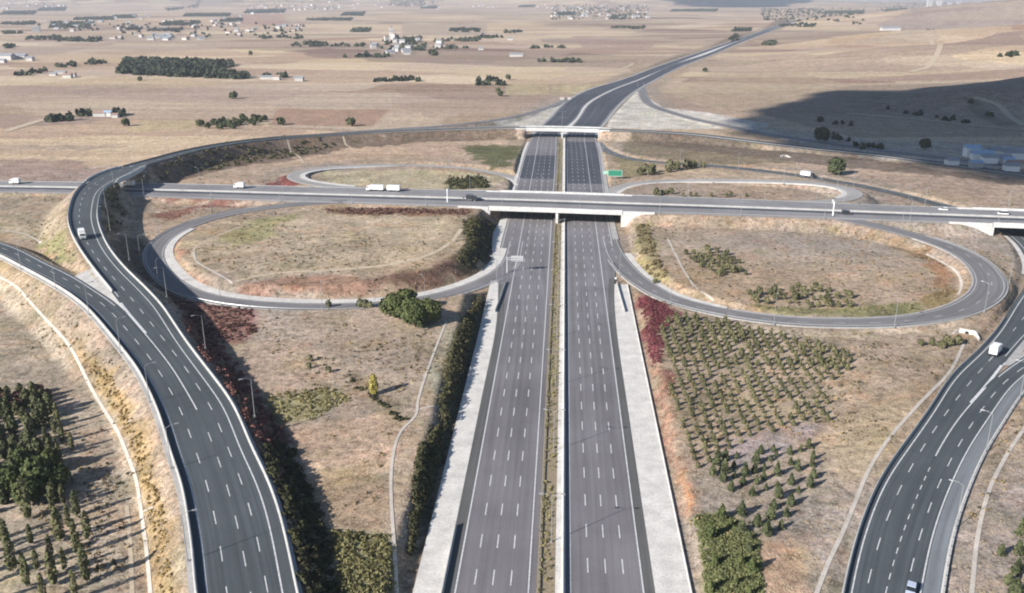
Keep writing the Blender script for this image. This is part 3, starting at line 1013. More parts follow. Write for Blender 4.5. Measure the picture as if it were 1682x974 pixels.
def ground_mat():
    m, n, b = newmat("dry_land")
    p = geo_pos(n)
    at = n.nodes.new('ShaderNodeAttribute')
    at.attribute_name = 'cover'
    # farmland parcels
    wv = noise(n, p, .004, 3, .6)
    off = n.nodes.new('ShaderNodeVectorMath')
    off.operation = 'MULTIPLY_ADD'
    n.links.new(wv.outputs['Color'], off.inputs[0])
    off.inputs[1].default_value = (120, 90, 0)
    n.links.new(p, off.inputs[2])

    def parcels(sx, sy, rot, seed):
        mp = n.nodes.new('ShaderNodeMapping')
        mp.inputs['Rotation'].default_value = (0, 0, rot)
        mp.inputs['Scale'].default_value = (1 / sx, 1 / sy, 0)
        mp.inputs['Location'].default_value = (seed, seed * 1.7, 0)
        n.links.new(off.outputs[0], mp.inputs[0])
        vo = n.nodes.new('ShaderNodeTexVoronoi')
        vo.voronoi_dimensions = '2D'
        vo.distance = 'CHEBYCHEV'
        vo.inputs['Randomness'].default_value = .85
        vo.inputs['Scale'].default_value = 1
        n.links.new(mp.outputs[0], vo.inputs['Vector'])
        se = n.nodes.new('ShaderNodeSeparateColor')
        n.links.new(vo.outputs['Color'], se.inputs[0])
        return se.outputs
    a1 = parcels(300, 95, .08, 3.1)
    a2 = parcels(620, 330, -.2, 7.7)
    a3 = parcels(190, 120, .3, 1.3)
    tones = [(0., (.29, .205, .17)), (.12, (.42, .335, .27)), (.28, (.36, .28, .23)), (.4, (.49, .41, .315)), (.55, (.39, .31, .255)), (.66, (.48, .405, .29)),
             (.78, (.3, .215, .175)), (.86, (.41, .33, .28)), (1., (.52, .44, .35))]
    c1 = ramp(n, a1[0], tones)
    c3 = ramp(n, a3[1], tones)
    f13 = ramp(n, a2[0], [(.45, 0.), (.5, 1.)])
    cf = mixc(n, f13, c1, c3)
    cf = mixc(n, 1.0, cf, ramp(n, a2[1], [(.0, (.7, .68, .7)), (.5, (1., 1., 1.)), (1., (1.1, 1.06, .98))]), 'MULTIPLY')
    # ploughing streaks and drifts in the parcels
    mp = n.nodes.new('ShaderNodeMapping')
    mp.inputs['Scale'].default_value = (.0045, .045, 0)
    mp.inputs['Rotation'].default_value = (0, 0, .1)
    n.links.new(p, mp.inputs[0])
    sn = noise(n, mp.outputs[0], 1, 5, .65)
    cf = mixc(n, 1.0, cf, ramp(n, sn.outputs[0], [(.28, (.78, .76, .77)), (.5, (1., 1., 1.)), (.72, (1.14, 1.14, 1.12))]), 'MULTIPLY')
    cf = mixc(n, 1.0, cf, (.9, .885, .88), 'MULTIPLY')
    base = mixc(n, at.outputs['Alpha'], cf, at.outputs['Color'])
    # drifts of rusty and of olive growth in the rough land
    for sc_, seed_, tint, lo_, hi_ in ((.075, 11., (1.05, .86, .75), .52, .7), (.055, 47., (.82, .86, .68), .52, .7), (.16, 83., (1.2, 1.14, 1.08), .54, .68)):
        mq = n.nodes.new('ShaderNodeMapping')
        mq.inputs['Location'].default_value = (seed_, seed_ * 2, 0)
        n.links.new(p, mq.inputs[0])
        dn = noise(n, mq.outputs[0], sc_, 6, .68)
        mk = ramp(n, dn.outputs[0], [(lo_, 0.), (hi_, .85)])
        mm_ = n.nodes.new('ShaderNodeMath')
        mm_.operation = 'MULTIPLY'
        n.links.new(mk, mm_.inputs[0])
        n.links.new(at.outputs['Alpha'], mm_.inputs[1])
        base = mixc(n, mm_.outputs[0], base, mixc(n, 1.0, base, tint, 'MULTIPLY'))
    # grain: dry stalks, bare soil, scattered weeds
    g1 = noise(n, p, .42, 6, .72)
    g2 = noise(n, p, 1.6, 4, .7)
    g3 = noise(n, p, .11, 4, .6)
    k = mixc(n, 1.0, base, ramp(n, g1.outputs[0], [(.34, (.5, .48, .45)), (.47, (.95, .95, .94)), (.64, (1.42, 1.4, 1.36))]), 'MULTIPLY')
    k = mixc(n, 1.0, k, ramp(n, g2.outputs[0], [(.33, (.48, .45, .41)), (.45, (.96, .96, .95)), (.64, (1.36, 1.35, 1.32))]), 'MULTIPLY')
    k = mixc(n, 1.0, k, ramp(n, g3.outputs[0], [(.3, (.76, .79, .74)), (.7, (1.18, 1.15, 1.15))]), 'MULTIPLY')
    n.links.new(k, b.inputs['Base Color'])
    b.inputs['Roughness'].default_value = .95
    b.inputs['Specular IOR Level'].default_value = .05
    bp = n.nodes.new('ShaderNodeBump')
    bp.inputs['Strength'].default_value = .55
    bp.inputs['Distance'].default_value = .5
    n.links.new(g1.outputs[0], bp.inputs['Height'])
    n.links.new(bp.outputs[0], b.inputs['Normal'])
    return m


me.materials.append(ground_mat())
ground = bpy.data.objects.new('ground', me)
C.objects.link(ground)
struct(ground, 'dry tan open land with scrub and fields')

# ------------------------------------------------------------------ paving
oA = pave('ramp_road', A, M['asphalt_new'], 0)
oB = pave('ramp_road', B, M['asphalt_new'], -.006)
oC = pave('cross_road', CR, M['asphalt_cross'], 0)
oML = pave('motorway', ML, M['asphalt_main'], 0)
oMR = pave('motorway', MR, M['asphalt_main'], 0)
oLSW = pave('loop_road', LSW, M['asphalt_loop'], -.01)
oLSE = pave('loop_road', LSE, M['asphalt_loop'], -.01)
oLNW = pave('loop_road', LNW, M['asphalt_pale'], -.01)
oLNE = pave('loop_road', LNE, M['asphalt_pale'], -.01)
oF1 = pave('ramp_road', F1, M['asphalt_new'], -.004)
oF2 = pave('ramp_road', F2, M['asphalt_new'], -.012)
oD = pave('ramp_road', DD, M['asphalt_loop'], -.008)
oG = pave('ramp_road', GG, M['asphalt_loop'], -.01)

def per_ph(road, p0, p1, n_, z0, z1, on):
    a, b = road.len[road.near(*p0, z0)], road.len[road.near(*p1, z1)]
    per = (b - a) / n_
    return (on, per, a - on / 2)


dA = per_ph(A, (437, 955), (288, 580.5), 9, 7.1, 10.6, 5.4)
dB = per_ph(B, (364, 903), (246, 587), 8, 7.4, 10.5, 5.4)
dF1 = per_ph(F1, (1430, 942), (1616.5, 609), 10, 1, 1, 5.4)
dF2 = per_ph(F2, (1495.5, 924.6), (1637, 648), 8, 1, 1, 5.4)
dFm = per_ph(F1, (1456, 971), (1530, 760), 12, 1, 1, 2.6)
nA = len(A.D)
jA = A.near(203, 507, 12.4)
paint(A, oA, [(('r', 3.1), .3, None, 0, iA1 + 6), (.375, .22, dA, 0, iA1 + 10), (.0, .34, None, A.near(324, 673, 9.3), jA + 3), (('l', .35), .2, dB, 0, A.near(330, 690, 9)), (('l', 1.0), .28, None, jA + 4, iA1 + 6), (.5, .2, (5, 14, 2), iA1 + 10, None)])
paint(B, oB, [(.235, .3, None, 0, None), (.6, .22, dB, 0, None), (('r', 1.2), .34, None, B.near(203, 507, 12.4) + 2, None)], .018)
paint(CR, oC, [(('l', 1.4), .25, None, 0, None), (('r', 2.2), .25, None, 0, None), (.45, .2, None, 0, None), (.55, .2, None, 0, None), (.17, .16, (5, 14, 0), 0, None), (.31, .16, (5, 14, 0), 0, None), (.68, .16, (5, 14, 0), 0, None), (.81, .16, (5, 14, 0), 0, None)])
yp = W(828.6, 949).y
i_b = int(np.argmin(abs(ML.D[:, 1] - 800)))
ph = (yp - 2.6) - ML.D[0, 1] - ML.len[0]
lanes = [(('r', 1.5), .28, None, 0, i_b)] + [(('r', 1.5 + 3.78 * k), .25, (5.2, PER, ph), 0, i_b) for k in (1, 2, 3)]
i_a = int(np.argmin(abs(ML.D[:, 1] - 372)))
lanes += [(('r', 1.5 + 3.78 * 4), .3, None, 0, i_b)]
lanes += [(('r', 20.8), .2, (4.0, PER, ph), i_a + 6, i_b - 20), (('l', .9), .28, None, i_a + 4, i_b), (('l', 1.2), .28, None, i_b, None), (('r', 1.2), .28, None, i_b, None), (.36, .2, (5, 14, 0), i_b, None), (.64, .2, (5, 14, 0), i_b, None)]
paint(ML, oML, lanes)
yq = W(1010.4, 930).y
i_b2 = int(np.argmin(abs(MR.D[:, 1] - 800)))
ph2 = (yq - 2.6) - MR.D[0, 1]
lanes = [(('l', 1.0), .28, None, 0, i_b2)] + [(('l', 1.0 + 3.78 * k), .25, (5.2, PER, ph2), 0, i_b2) for k in (1, 2, 3)]
lanes += [(('l', 1.0 + 3.78 * 4), .3, None, 0, i_b2), (('l', 19.6), .2, (4.0, PER, ph2), int(np.argmin(abs(MR.D[:, 1] - 400))), i_b2 - 20), (('r', .8), .28, None, int(np.argmin(abs(MR.D[:, 1] - 420))), i_b2),
          (('l', 1.2), .28, None, i_b2, None), (('r', 1.2), .28, None, i_b2, None), (.36, .2, (5, 14, 0), i_b2, None), (.64, .2, (5, 14, 0), i_b2, None)]
paint(MR, oMR, lanes)
for rd, ob in ((LSW, oLSW), (LSE, oLSE), (LNW, oLNW), (LNE, oLNE)):
    paint(rd, ob, [(('l', .9), .22, None, 6, len(rd.D) - 12), (('r', .9), .22, None, 6, len(rd.D) - 12)] + ([(.55, .2, (4, 13, 0), 4, len(rd.D) - 20)] if rd is LSE else []), .016)
paint(F1, oF1, [(('l', 1.9), .3, None, 0, None), (.56, .22, dF1, 0, F1.near(1682, 556, .7)), (.5, .2, (5, 15, 4), F1.near(1682, 556, .7), None), (1.0, .2, dFm, 0, F1.near(1520, 749, 1)), (1.0, .34, None, F1.near(1520, 749, 1), F1.near(1640, 590, 1)), (('r', 1.2), .25, None, F1.near(1640, 590, 1) + 1, None)])
paint(F2, oF2, [(('r', 3.6), .3, None, 0, None), (.37, .22, dF2, 0, None), (('l', .8), .3, None, F2.near(1640, 617, 1), None)], .018)
paint(DD, oD, [(('l', .9), .22, None, 0, None), (('r', .9), .22, None, 0, None)], .02)
paint(GG, oG, [(('l', .9), .22, None, 0, None), (('r', .9), .22, None, 0, None)], .02)

# white hatched gores where the ramps part
for nm, rd, side, px, py, z in (('A', A, 'l', 203, 507, 12.4),):
    i = rd.near(px, py, z)
    m = MB()
    La, Lb = A.off(.35, .012, i - 6, i + 12), None
    k = min(len(La), 18)
    m.quad_strip(A.off(0.0, .014, i - 8, i + 3), A.off(.75, .014, i - 8, i + 3))
    struct(m.build('gore_marking', M['paint']))
iF = F1.near(1640, 600, 1)
m = MB()
m.quad_strip(F1.roff(.0, .014, iF - 12, iF + 1), F1.roff(.75, .014, iF - 12, iF + 1))
struct(m.build('gore_marking', M['paint']))

# paved wedge in the noses between A/B and F1/F2
i0 = A.near(203, 507, 12.4)
L_, R_ = [], []
for k in range(0, 18):
    pa = A.off(0, -.02)[i0 + k]
    jb = int(np.argmin((B.roff(0)[:, 0] - pa[0]) ** 2 + (B.roff(0)[:, 1] - pa[1]) ** 2))
    pb = B.roff(0, -.02)[jb]
    L_.append(pb)
    R_.append(pa)
verge('nose_paving', L_, R_, 0, 'concrete_grey')
i0 = F1.near(1642, 600, 1)
L_, R_ = [], []
for k in range(0, 16):
    pa = F1.roff(0, -.02)[i0 + k]
    jb = int(np.argmin((F2.off(0)[:, 0] - pa[0]) ** 2 + (F2.off(0)[:, 1] - pa[1]) ** 2))
    L_.append(pa)
    R_.append(F2.off(0, -.02)[jb])
verge('nose_paving', L_, R_, 0, 'concrete_grey')


# concrete verges beside the motorway
def xline(x, y0, y1, z=0.0, st=6.0):
    ys = np.arange(y0, y1 + st, st)
    return np.column_stack((np.full_like(ys, x), ys, np.full_like(ys, z)))


Yend = W(825, 466).y
ml_e = ML.off(0)
k = (ml_e[:, 1] < Yend + 4)
Lw = ml_e[k].copy()
Lw[:, 0] = np.interp(Lw[:, 1], [100, 300, Yend], [-29.2, -29.4, -29.9])
verge('verge_pavement', Lw, ml_e[k] - (.02, 0, 0), .05)
Yr = W(1025, 470).y
mr_e = MR.roff(0)
k = mr_e[:, 1] < Yr + 3
Rw = mr_e[k].copy()
Rw[:, 0] = np.interp(Rw[:, 1], [100, 300, Yr], [28.0, 28.2, 28.4])
verge('verge_pavement', mr_e[k] + (.02, 0, 0), Rw, .05, 'concrete')
# low edge wall of the right verge
barrier(Rw + (.25, 0, 0), 'low pale kerb wall between the right concrete verge and the tree plantation', .35, 'concrete', 'edge_wall', .8)
# verge left of the motorway beyond the loop mouth, both sides of the bridge
k = (ml_e[:, 1] > W(840, 440).y) & (ml_e[:, 1] < 742)
Lb = ml_e[k].copy()
Lb[:, 0] -= np.interp(Lb[:, 1], [400, 440, 500, 742], [3.0, 5.5, 2.5, 2.0])
verge('verge_pavement', Lb, ml_e[k] - (.02, 0, 0), .05)
k = (mr_e[:, 1] > W(1010, 400).y + 8) & (mr_e[:, 1] < 742)
Rb = mr_e[k].copy()
Rb[:, 0] += np.interp(Rb[:, 1], [400, 450, 742], [3.5, 3.0, 2.0])
verge('verge_pavement', mr_e[k] + (.02, 0, 0), Rb, .05, 'concrete_grey')
# median
verge('median_pavement', xline(.1, -40, 775, .1), xline(2.28, -40, 775, .1), .0, 'concrete')
verge('median_soil', xline(-3.85, -40, 775, .04), xline(.08, -40, 775, .04), .0, 'channel').data.materials[0] = plain("median_earth", (.235, .195, .135), .95, 0, .35, 1.4, .05)
barrier(xline(1.75, -40, 775, .1), 'long white concrete barrier running down the middle of the motorway', 1.0, 'concrete')
guard_rail(xline(-3.55, -40, 740, 0), 'steel guard rail on the left edge of the planted motorway median')
# dark barriers on the motorway's left shoulder and at the noses
barrier(xline(-23.15, -40, 171, .05), 'short concrete barrier on the left motorway shoulder at the lower picture edge', 1.1, 'barrier')
barrier([W(831, 464), W(822, 490), W(813, 513)], 'short concrete barrier between left verge and motorway just below the cantilever sign', 1.1, 'barrier')
barrier([W(1013, 466), W(1018, 485), W(1026, 513)], 'short concrete barrier where the curved loop road leaves the right carriageway', 1.1, 'barrier')

# verge along loops
i0, i1 = LSW.near(846, 408), LSW.near(306, 371.5, 5.4)
w_ = np.interp(np.arange(i0, i1), [i0, i0 + (i1 - i0) * .15, i1 - 30, i1], [5.5, 5.0, 4.6, 2.5])
Rr = LSW.roff(0, 0, i0, i1)
verge('verge_pavement', Rr + (0, 0, .03), Rr - np.column_stack((LSW.N[i0:i1] * w_[:, None], np.zeros(i1 - i0))) + (0, 0, .06), 0, 'concrete')
i0b, i1b = LSE.near(1010, 415), LSE.near(1190, 513, .8)
w_ = np.interp(np.arange(i0b, i1b), [i0b, i0b + 12, i0b + 30, i1b], [3.0, 5.5, 4.0, 1.0])
Ll = LSE.off(0, 0, i0b, i1b)
verge('verge_pavement', Ll + np.column_stack((LSE.N[i0b:i1b] * w_[:, None], np.zeros(i1b - i0b))) + (0, 0, .06), Ll + (0, 0, .03), 0, 'concrete')
# pale verge on the NE / NW loops
for rd, sd_, wv_ in ((LNW, 'l', 3.4), (LNE, 'r', 3.0)):
    a0, a1 = 6, len(rd.D) - 14
    if sd_ == 'l':
        e = rd.off(0, .02, a0, a1)
        o_ = e + np.column_stack((rd.N[a0:a1] * wv_, np.zeros(a1 - a0)))
        verge('verge_pavement', o_, e, .02, 'concrete')
    else:
        e = rd.roff(0, .02, a0, a1)
        o_ = e - np.column_stack((rd.N[a0:a1] * wv_, np.zeros(a1 - a0)))
        verge('verge_pavement', e, o_, .02, 'concrete')
# kerb along LSW's outer side / LSE outer side
e = LSW.off(0, 0, 20, len(LSW.D) - 18)
verge('kerb', e + np.column_stack((LSW.N[20:len(LSW.D) - 18] * .6, np.zeros(len(e)))), e, .1, 'concrete_grey')
e = LSE.roff(0, 0, 22, len(LSE.D) - 18)
verge('kerb', e, e - np.column_stack((LSE.N[22:len(LSE.D) - 18] * .7, np.zeros(len(e)))), .1, 'concrete_grey')
e = LSE.off(0, 0, i1b, len(LSE.D) - 18)
verge('kerb', e + np.column_stack((LSE.N[i1b:len(LSE.D) - 18] * .7, np.zeros(len(e)))), e, .1, 'concrete_grey')
# verge beside F1 before the underpass
i0c, i1c = F1.near(1712, 455, .2), F1.near(1655, 374, 0)
e = F1.off(0, 0, i0c, i1c)
w_ = np.interp(np.arange(i0c, i1c), [i0c, i0c + 6, i1c], [2.0, 5.5, 6.0])
verge('verge_pavement', e + np.column_stack((F1.N[i0c:i1c] * w_[:, None], np.zeros(i1c - i0c))) + (0, 0, .4), e, .03, 'concrete')
# gutter strips of A and F
e = A.roff(0, 0, 0, iA0)
verge('kerb', e, e - np.column_stack((A.N[0:iA0] * .6, np.zeros(iA0))), .06, 'concrete_grey')
e = A.off(0, 0, jA + 14, iA0)
nn = iA0 - jA - 14
e = B.off(0)
verge('kerb', e + np.column_stack((B.N * 1.0, np.zeros(len(e)))), e, .04, 'concrete_grey')
e = F2.roff(0)
verge('kerb', e, e - np.column_stack((F2.N * .8, np.zeros(len(e)))), .08, 'concrete')

# barriers of the ramps
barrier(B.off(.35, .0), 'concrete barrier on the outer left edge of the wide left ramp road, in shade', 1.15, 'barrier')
barrier(A.roff(.3, 0, 0, iA0 - 1), 'pale concrete barrier on the inner right edge of the wide left ramp road', .8, 'barrier')
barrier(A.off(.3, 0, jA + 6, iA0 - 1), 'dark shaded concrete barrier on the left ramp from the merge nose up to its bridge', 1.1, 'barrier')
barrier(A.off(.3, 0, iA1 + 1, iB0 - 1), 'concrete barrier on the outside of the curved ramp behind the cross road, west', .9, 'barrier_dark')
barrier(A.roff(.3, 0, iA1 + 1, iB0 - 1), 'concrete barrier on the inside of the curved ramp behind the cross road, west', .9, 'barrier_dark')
guard_rail(A.roff(.3, 0, iB1 + 1, len(A.D)), 'steel guard rail along the near edge of the far ramp running east of the motorway')
barrier(F1.off(.35, 0, 0, F1.near(1655, 519, .4)), 'concrete barrier on the left edge of the wide lower right ramp road', 1.1, 'barrier')
barrier(F1.off(.35, 0, F1.near(1560, 340), F1.near(1260, 281)), 'concrete barrier with its shade painted in along the descending ramp behind the cross road, east', 1.0, 'chassis')  # near-black material paints in the shaded line of the barrier
guard_rail(F2.roff(-.5), 'steel guard rail on the outer right edge of the lower right ramp road')
guard_rail(LSE.roff(.3, 0, 24, len(LSE.D) - 20), 'steel guard rail round the outer bend of the loop road right of the motorway')
guard_rail(LSW.off(.3, 0, 24, len(LSW.D) - 20), 'steel guard rail round the outer bend of the loop road left of the motorway')
seg = [(0, iC0 - 1, 'west of the motorway bridge'), (iC1 + 1, iE0 - 1, 'between its two bridges'), (iE1 + 1, len(CR.D), 'east of the right bridge')]
for a, b, t in seg:
    b = min(b, len(CR.D))
    guard_rail(CR.off(.4, 0, a, b), 'steel guard rail on the far edge of the cross road, ' + t)
barrier((CR.off(0) + CR.roff(0)) / 2, 'long pale concrete barrier down the middle of the straight cross road', 1.0, 'barrier')
e0 = CR.near(560, 333, 7.4)
guard_rail(CR.roff(.4, 0, e0, iC0), 'steel guard rail on the near cross road edge left of the motorway bridge')
guard_rail(CR.roff(.4, 0, iC1, CR.near(1380, 359, 7.5)), 'steel guard rail on the near edge of the cross road right of the motorway bridge')


# ------------------------------------------------------------------ bridges
def bridge(name, road, i0, i1, label, cat, thick, piers, wing=(10, 10), overhang=.7):
    D = road.D[i0:i1 + 1]
    c = D[len(D) // 2]
    root = thing(name, (0, 0, 0), label, cat)
    root.location = (c[0], c[1], h1(c[0], c[1]))
    inv = Vector((-c[0], -c[1], -root.location.z))

    def loc(P):
        return np.asarray(P) + np.array(inv)
    m = MB()
    L, R = loc(road.off(-overhang, -.06, i0, i1 + 1)), loc(road.roff(-overhang, -.06, i0, i1 + 1))
    dn = np.array((0, 0, thick))
    m.quad_strip(L, R)
    m.quad_strip(R - dn, L - dn)
    m.quad_strip(L - dn, L)
    m.quad_strip(R, R - dn)
    for k in (0, -1):
        m.face([L[k], R[k], R[k] - dn, L[k] - dn])
    fix_normals(m.build('deck', M['bridge'], root))
    for pts in (road.off(-.35, 0, i0, i1 + 1), road.roff(-.35, 0, i0, i1 + 1)):
        P = loc(pts)
        N = nrm_of(P)
        m = MB()
        m.prism([(-.28, -.05), (-.2, 1.15), (.2, 1.15), (.28, -.05)], [(tuple(p), tuple(n)) for p, n in zip(P, N)])
        fix_normals(m.build('parapet', M['bridge'], root))
    # girders under the deck
    wid = float(D[:, 3].mean()) * 2
    ng = max(3, int(wid / 4))
    for g in range(ng):
        u = (g + .5) / ng
        P = loc(np.array([road.off(0, -.06 - thick, i0, i1 + 1) * (1 - u) + road.roff(0, -.06 - thick, i0, i1 + 1) * u])[0])
        N = nrm_of(P)
        m = MB()
        m.prism([(-.3, .05), (.3, .05), (.3, -.55), (-.3, -.55)], [(tuple(p), tuple(n)) for p, n in zip(P, N)])
        fix_normals(m.build('girder', M['bridge'], root))
    # abutments with wing walls
    for k, sgn in ((0, -1), (-1, 1)):
        T = road.T[i0:i1 + 1][k]
        d = D[k]
        ang = math.atan2(T[1], T[0])
        zt = d[2] - .08 - thick
        m = MB()
        m.box((d[0] + inv.x + T[0] * sgn * .2, d[1] + inv.y + T[1] * sgn * .2, (zt - 1.5) / 2 + inv.z), (1.6, d[3] * 2 + 1.3, zt + 1.5), ang)
        m.build('abutment', M['bridge'], root)
        for side, e in ((1, road.off(-.45, 0, i0, i1 + 1)[k]), (-1, road.roff(-.45, 0, i0, i1 + 1)[k])):
            ww = wing[0 if sgn < 0 else 1]
            tx = np.array((T[0], T[1])) * sgn
            nr = np.array((-T[1], T[0])) * .3
            zt2 = d[2] + .7

            def P(a, z, o):
                return (e[0] + tx[0] * a + nr[0] * o + inv.x, e[1] + tx[1] * a + nr[1] * o + inv.y, z + inv.z)
            m = MB()
            prof = [(0.3, zt2), (ww, zt2), (ww, zt2 - 1.8), (0.3, -1)]
            m.face([P(a, z, 1) for a, z in prof])
            m.face([P(a, z, -1) for a, z in reversed(prof)])
            for q in range(4):
                a0, z0 = prof[q]
                a1, z1 = prof[(q + 1) % 4]
                m.face([P(a0, z0, 1), P(a0, z0, -1), P(a1, z1, -1), P(a1, z1, 1)])
            fix_normals(m.build('wing_wall', M['bridge'], root))
    for (pxx, wd, ln) in piers:
        d = D[int(np.argmin(abs(D[:, 0] - pxx)))]
        ang = math.atan2(road.T[i0][1], road.T[i0][0])
        zt = d[2] - .1 - thick - .3
        m = MB()
        m.box((pxx + inv.x, d[1] + inv.y, (zt + .3) / 2 - .3 + inv.z), (wd, ln, zt + .6), ang)
        m.build('pier', M['bridge'], root)
    return root


wC = CR.D[(iC0 + iC1) // 2][3] * 2
bridge('road_bridge', CR, iC0, iC1, 'wide pale concrete bridge carrying the straight cross road over both motorway carriageways', 'bridge', 1.35, [(-1.0, 1.3, wC + .9)], (17, 17))
bridge('road_bridge', A, iB0, iB1, 'narrow concrete bridge far up the motorway carrying the curved ramp across', 'bridge', 1.7, [(-.8, 1.3, 12.6)], (9, 9))
bridge('road_bridge', A, iA0, iA1, 'curved ramp bridge crossing above the straight cross road on the left', 'bridge', 1.5, [], (4, 4))
bridge('road_bridge', CR, iE0, iE1, 'small bridge at the right picture edge with dark underpass and white wing walls', 'bridge', 1.3, [], (21, 9))


# ------------------------------------------------------------------ drainage channels and tracks
def ribbon_on_land(name, pts, w, mat, dz=.06, step=2.0, smoothn=2, depth=None):
    P = spline([tuple(G(a, b)) for a, b in pts], step)
    P = smooth(P, smoothn)
    N = nrm_of(P)
    N3 = np.column_stack((N, np.zeros(len(N))))
    m = MB()
    if depth:
        prof = [(-w / 2 - .2, .12), (-w / 2, .12), (-w / 5, -depth), (w / 5, -depth), (w / 2, .12), (w / 2 + .2, .12)]
        rows = [np.column_stack((P[:, 0] + N[:, 0] * a, P[:, 1] + N[:, 1] * a, H(P[:, 0], P[:, 1]) + b + dz + depth * .6)) for a, b in prof]
        for k in range(len(rows) - 1):
            m.quad_strip(rows[k], rows[k + 1])
        m.quad_strip(rows[0] - (0, 0, .7), rows[0])
        m.quad_strip(rows[-1], rows[-1] - (0, 0, .7))
    else:
        rows = []
        for a in np.linspace(-w / 2, w / 2, max(2, int(w / 1.0) + 1)):
            x, y = P[:, 0] + N[:, 0] * a, P[:, 1] + N[:, 1] * a
            rows.append(np.column_stack((x, y, H(x, y) + dz)))
        for k in range(len(rows) - 1):
            m.quad_strip(rows[k], rows[k + 1])
    return struct(m.build(name, M[mat]))


CH = [
    [(-40, 445), (0, 456), (25, 470), (50, 497), (80, 530), (110, 563), (151, 640), (175, 680), (192, 707), (208, 745), (223, 787), (233, 850), (240, 900), (247, 974), (250, 1010)],
    [(733, 528), (729, 538), (707, 595), (686, 660), (679, 690), (667, 698), (652, 722), (645, 752), (642, 801), (645, 861), (649, 921), (652, 974), (653, 1010)],
    [(1097, 393), (1113, 425), (1130, 455), (1150, 478), (1172, 494)],
    [(1522, 418), (1546, 430), (1567, 443), (1578, 460), (1579, 473), (1573, 485)],
    [(1330, 1010), (1343, 970), (1360, 926), (1383, 877), (1404, 827), (1426, 774), (1447, 739), (1485, 691), (1519, 654), (1565, 604), (1583, 565)],
    [(1590, 1010), (1596, 974), (1603, 901), (1613, 846), (1625, 805), (1643, 767), (1682, 705), (1720, 660)],
    [(318, 412), (323, 429), (357, 450), (381, 465)],
    [(0, 378), (40, 384), (57, 392), (68, 399)],
]
for k, pts in enumerate(CH):
    ribbon_on_land('drainage_channel', pts, [.8, .8, .9, 1.0, .95, .95, .9, .9][k], 'channel', .12, 2.0, 2)
ribbon_on_land('drainage_channel', [(690, 672), (723, 672)], .9, 'channel', .1, 1, 0)
for pts in ([(197, 706), (210, 694), (217, 690)], [(233, 842), (252, 833)]):
    ribbon_on_land('drainage_channel', pts, .5, 'channel', .1, 1, 0)
track = plain("track_earth", (.43, .36, .27), .95, 0, .2, .5, .05)
M['track'] = track
ribbon_on_land('dirt_track', [(381, 465), (430, 452), (540, 444), (640, 435), (700, 420), (738, 400), (758, 376)], 2.2, 'track', .06)
ribbon_on_land('dirt_track', [(323, 430), (316, 415), (330, 400), (365, 384), (420, 366)], 1.2, 'track', .06)
ribbon_on_land('dirt_track', [(208, 830), (213, 880), (216, 940), (218, 1000)], .9, 'track', .06)
ribbon_on_land('dirt_track', [(462, 232), (475, 244), (492, 258), (498, 268)], 1.6, 'track', .1)
ribbon_on_land('dirt_track', [(556, 226), (568, 236), (576, 242)], 1.6, 'track', .1)
ribbon_on_land('dirt_track', [(10, 216), (40, 206), (75, 196), (110, 189), (150, 186)], 9, 'track', .3, 8)
ribbon_on_land('dirt_track', [(1495, 118), (1520, 112), (1532, 100), (1536, 80), (1530, 66)], 9, 'track', .3, 8)
ribbon_on_land('dirt_track', [(1390, 186), (1500, 195), (1600, 206), (1682, 214)], 6, 'track', .3, 8)
ribbon_on_land('dirt_track', [(1600, 160), (1640, 172), (1652, 186), (1682, 206)], 7, 'track', .3, 8)
ribbon_on_land('dirt_track', [(1040, 104), (1030, 110), (1000, 118), (930, 124)], 6, 'track', .3, 8)

# shoulders with their own surfacing
k = (mr_e[:, 1] < W(1012, 455).y)
q_ = mr_e[k]
verge('road_shoulder', q_ - (2.55, 0, 0) + (0, 0, .007), q_ + (0, 0, .007), 0, 'shoulder_dark')
k = (ml_e[:, 1] < W(825, 462).y)
q_ = ml_e[k]
verge('road_shoulder', q_ + (0, 0, .007), q_ + (2.5, 0, .007), 0, 'shoulder_dark')
verge('road_shoulder', F2.roff(3.2, .007), F2.roff(0.0, .007), 0, 'shoulder_pale')
verge('road_shoulder', CR.off(-.8, .0, 0, None), CR.off(-.02, .0, 0, None), 0, 'concrete_grey')
verge('road_shoulder', CR.roff(2.1, .008, 0, None), CR.roff(.02, .008, 0, None), 0, 'asphalt_pale')
verge('road_shoulder', CR.off(.02, .008, 0, None), CR.off(1.3, .008, 0, None), 0, 'shoulder_pale')
# pale strip between the far carriageways
k0 = int(np.argmin(abs(ML.D[:, 1] - 778)))
La, Ra = [], []
R0 = MR.off(0)
for pnt in ML.roff(0)[k0:]:
    j = int(np.argmin((R0[:, 0] - pnt[0]) ** 2 + (R0[:, 1] - pnt[1]) ** 2))
    if R0[j][0] < pnt[0] + .3:
        continue
    La.append(pnt + (0, 0, .03))
    Ra.append(R0[j] + (0, 0, .03))
verge('median_pavement', La, Ra, 0, 'concrete')
verge('road_patch', ML.off(.3, .006, k0), ML.roff(.3, .006, k0), 0, 'asphalt_patch')
verge('road_patch', MR.off(.3, .006, k0), MR.roff(.3, .006, k0), 0, 'asphalt_patch')
kc = (CR.off(0) + CR.roff(0)) / 2
verge('road_shoulder', kc - np.column_stack((CR.N * .6, np.zeros(len(kc)))) + (0, 0, .007), kc - np.column_stack((CR.N * 5.6, np.zeros(len(kc)))) + (0, 0, .007), 0, 'asphalt_patch')
e = ML.off(0)[k0:]
nn_ = np.column_stack((ML.N[k0:], np.zeros(len(e))))
verge('verge_pavement', e + nn_ * 2.5, e, .02, 'concrete_grey')
e = MR.roff(0)[k0:]
nn_ = np.column_stack((MR.N[k0:len(MR.N)], np.zeros(len(MR.N) - k0)))[:len(e)]
verge('verge_pavement', e, e - nn_ * 2.5, .02, 'concrete_grey')

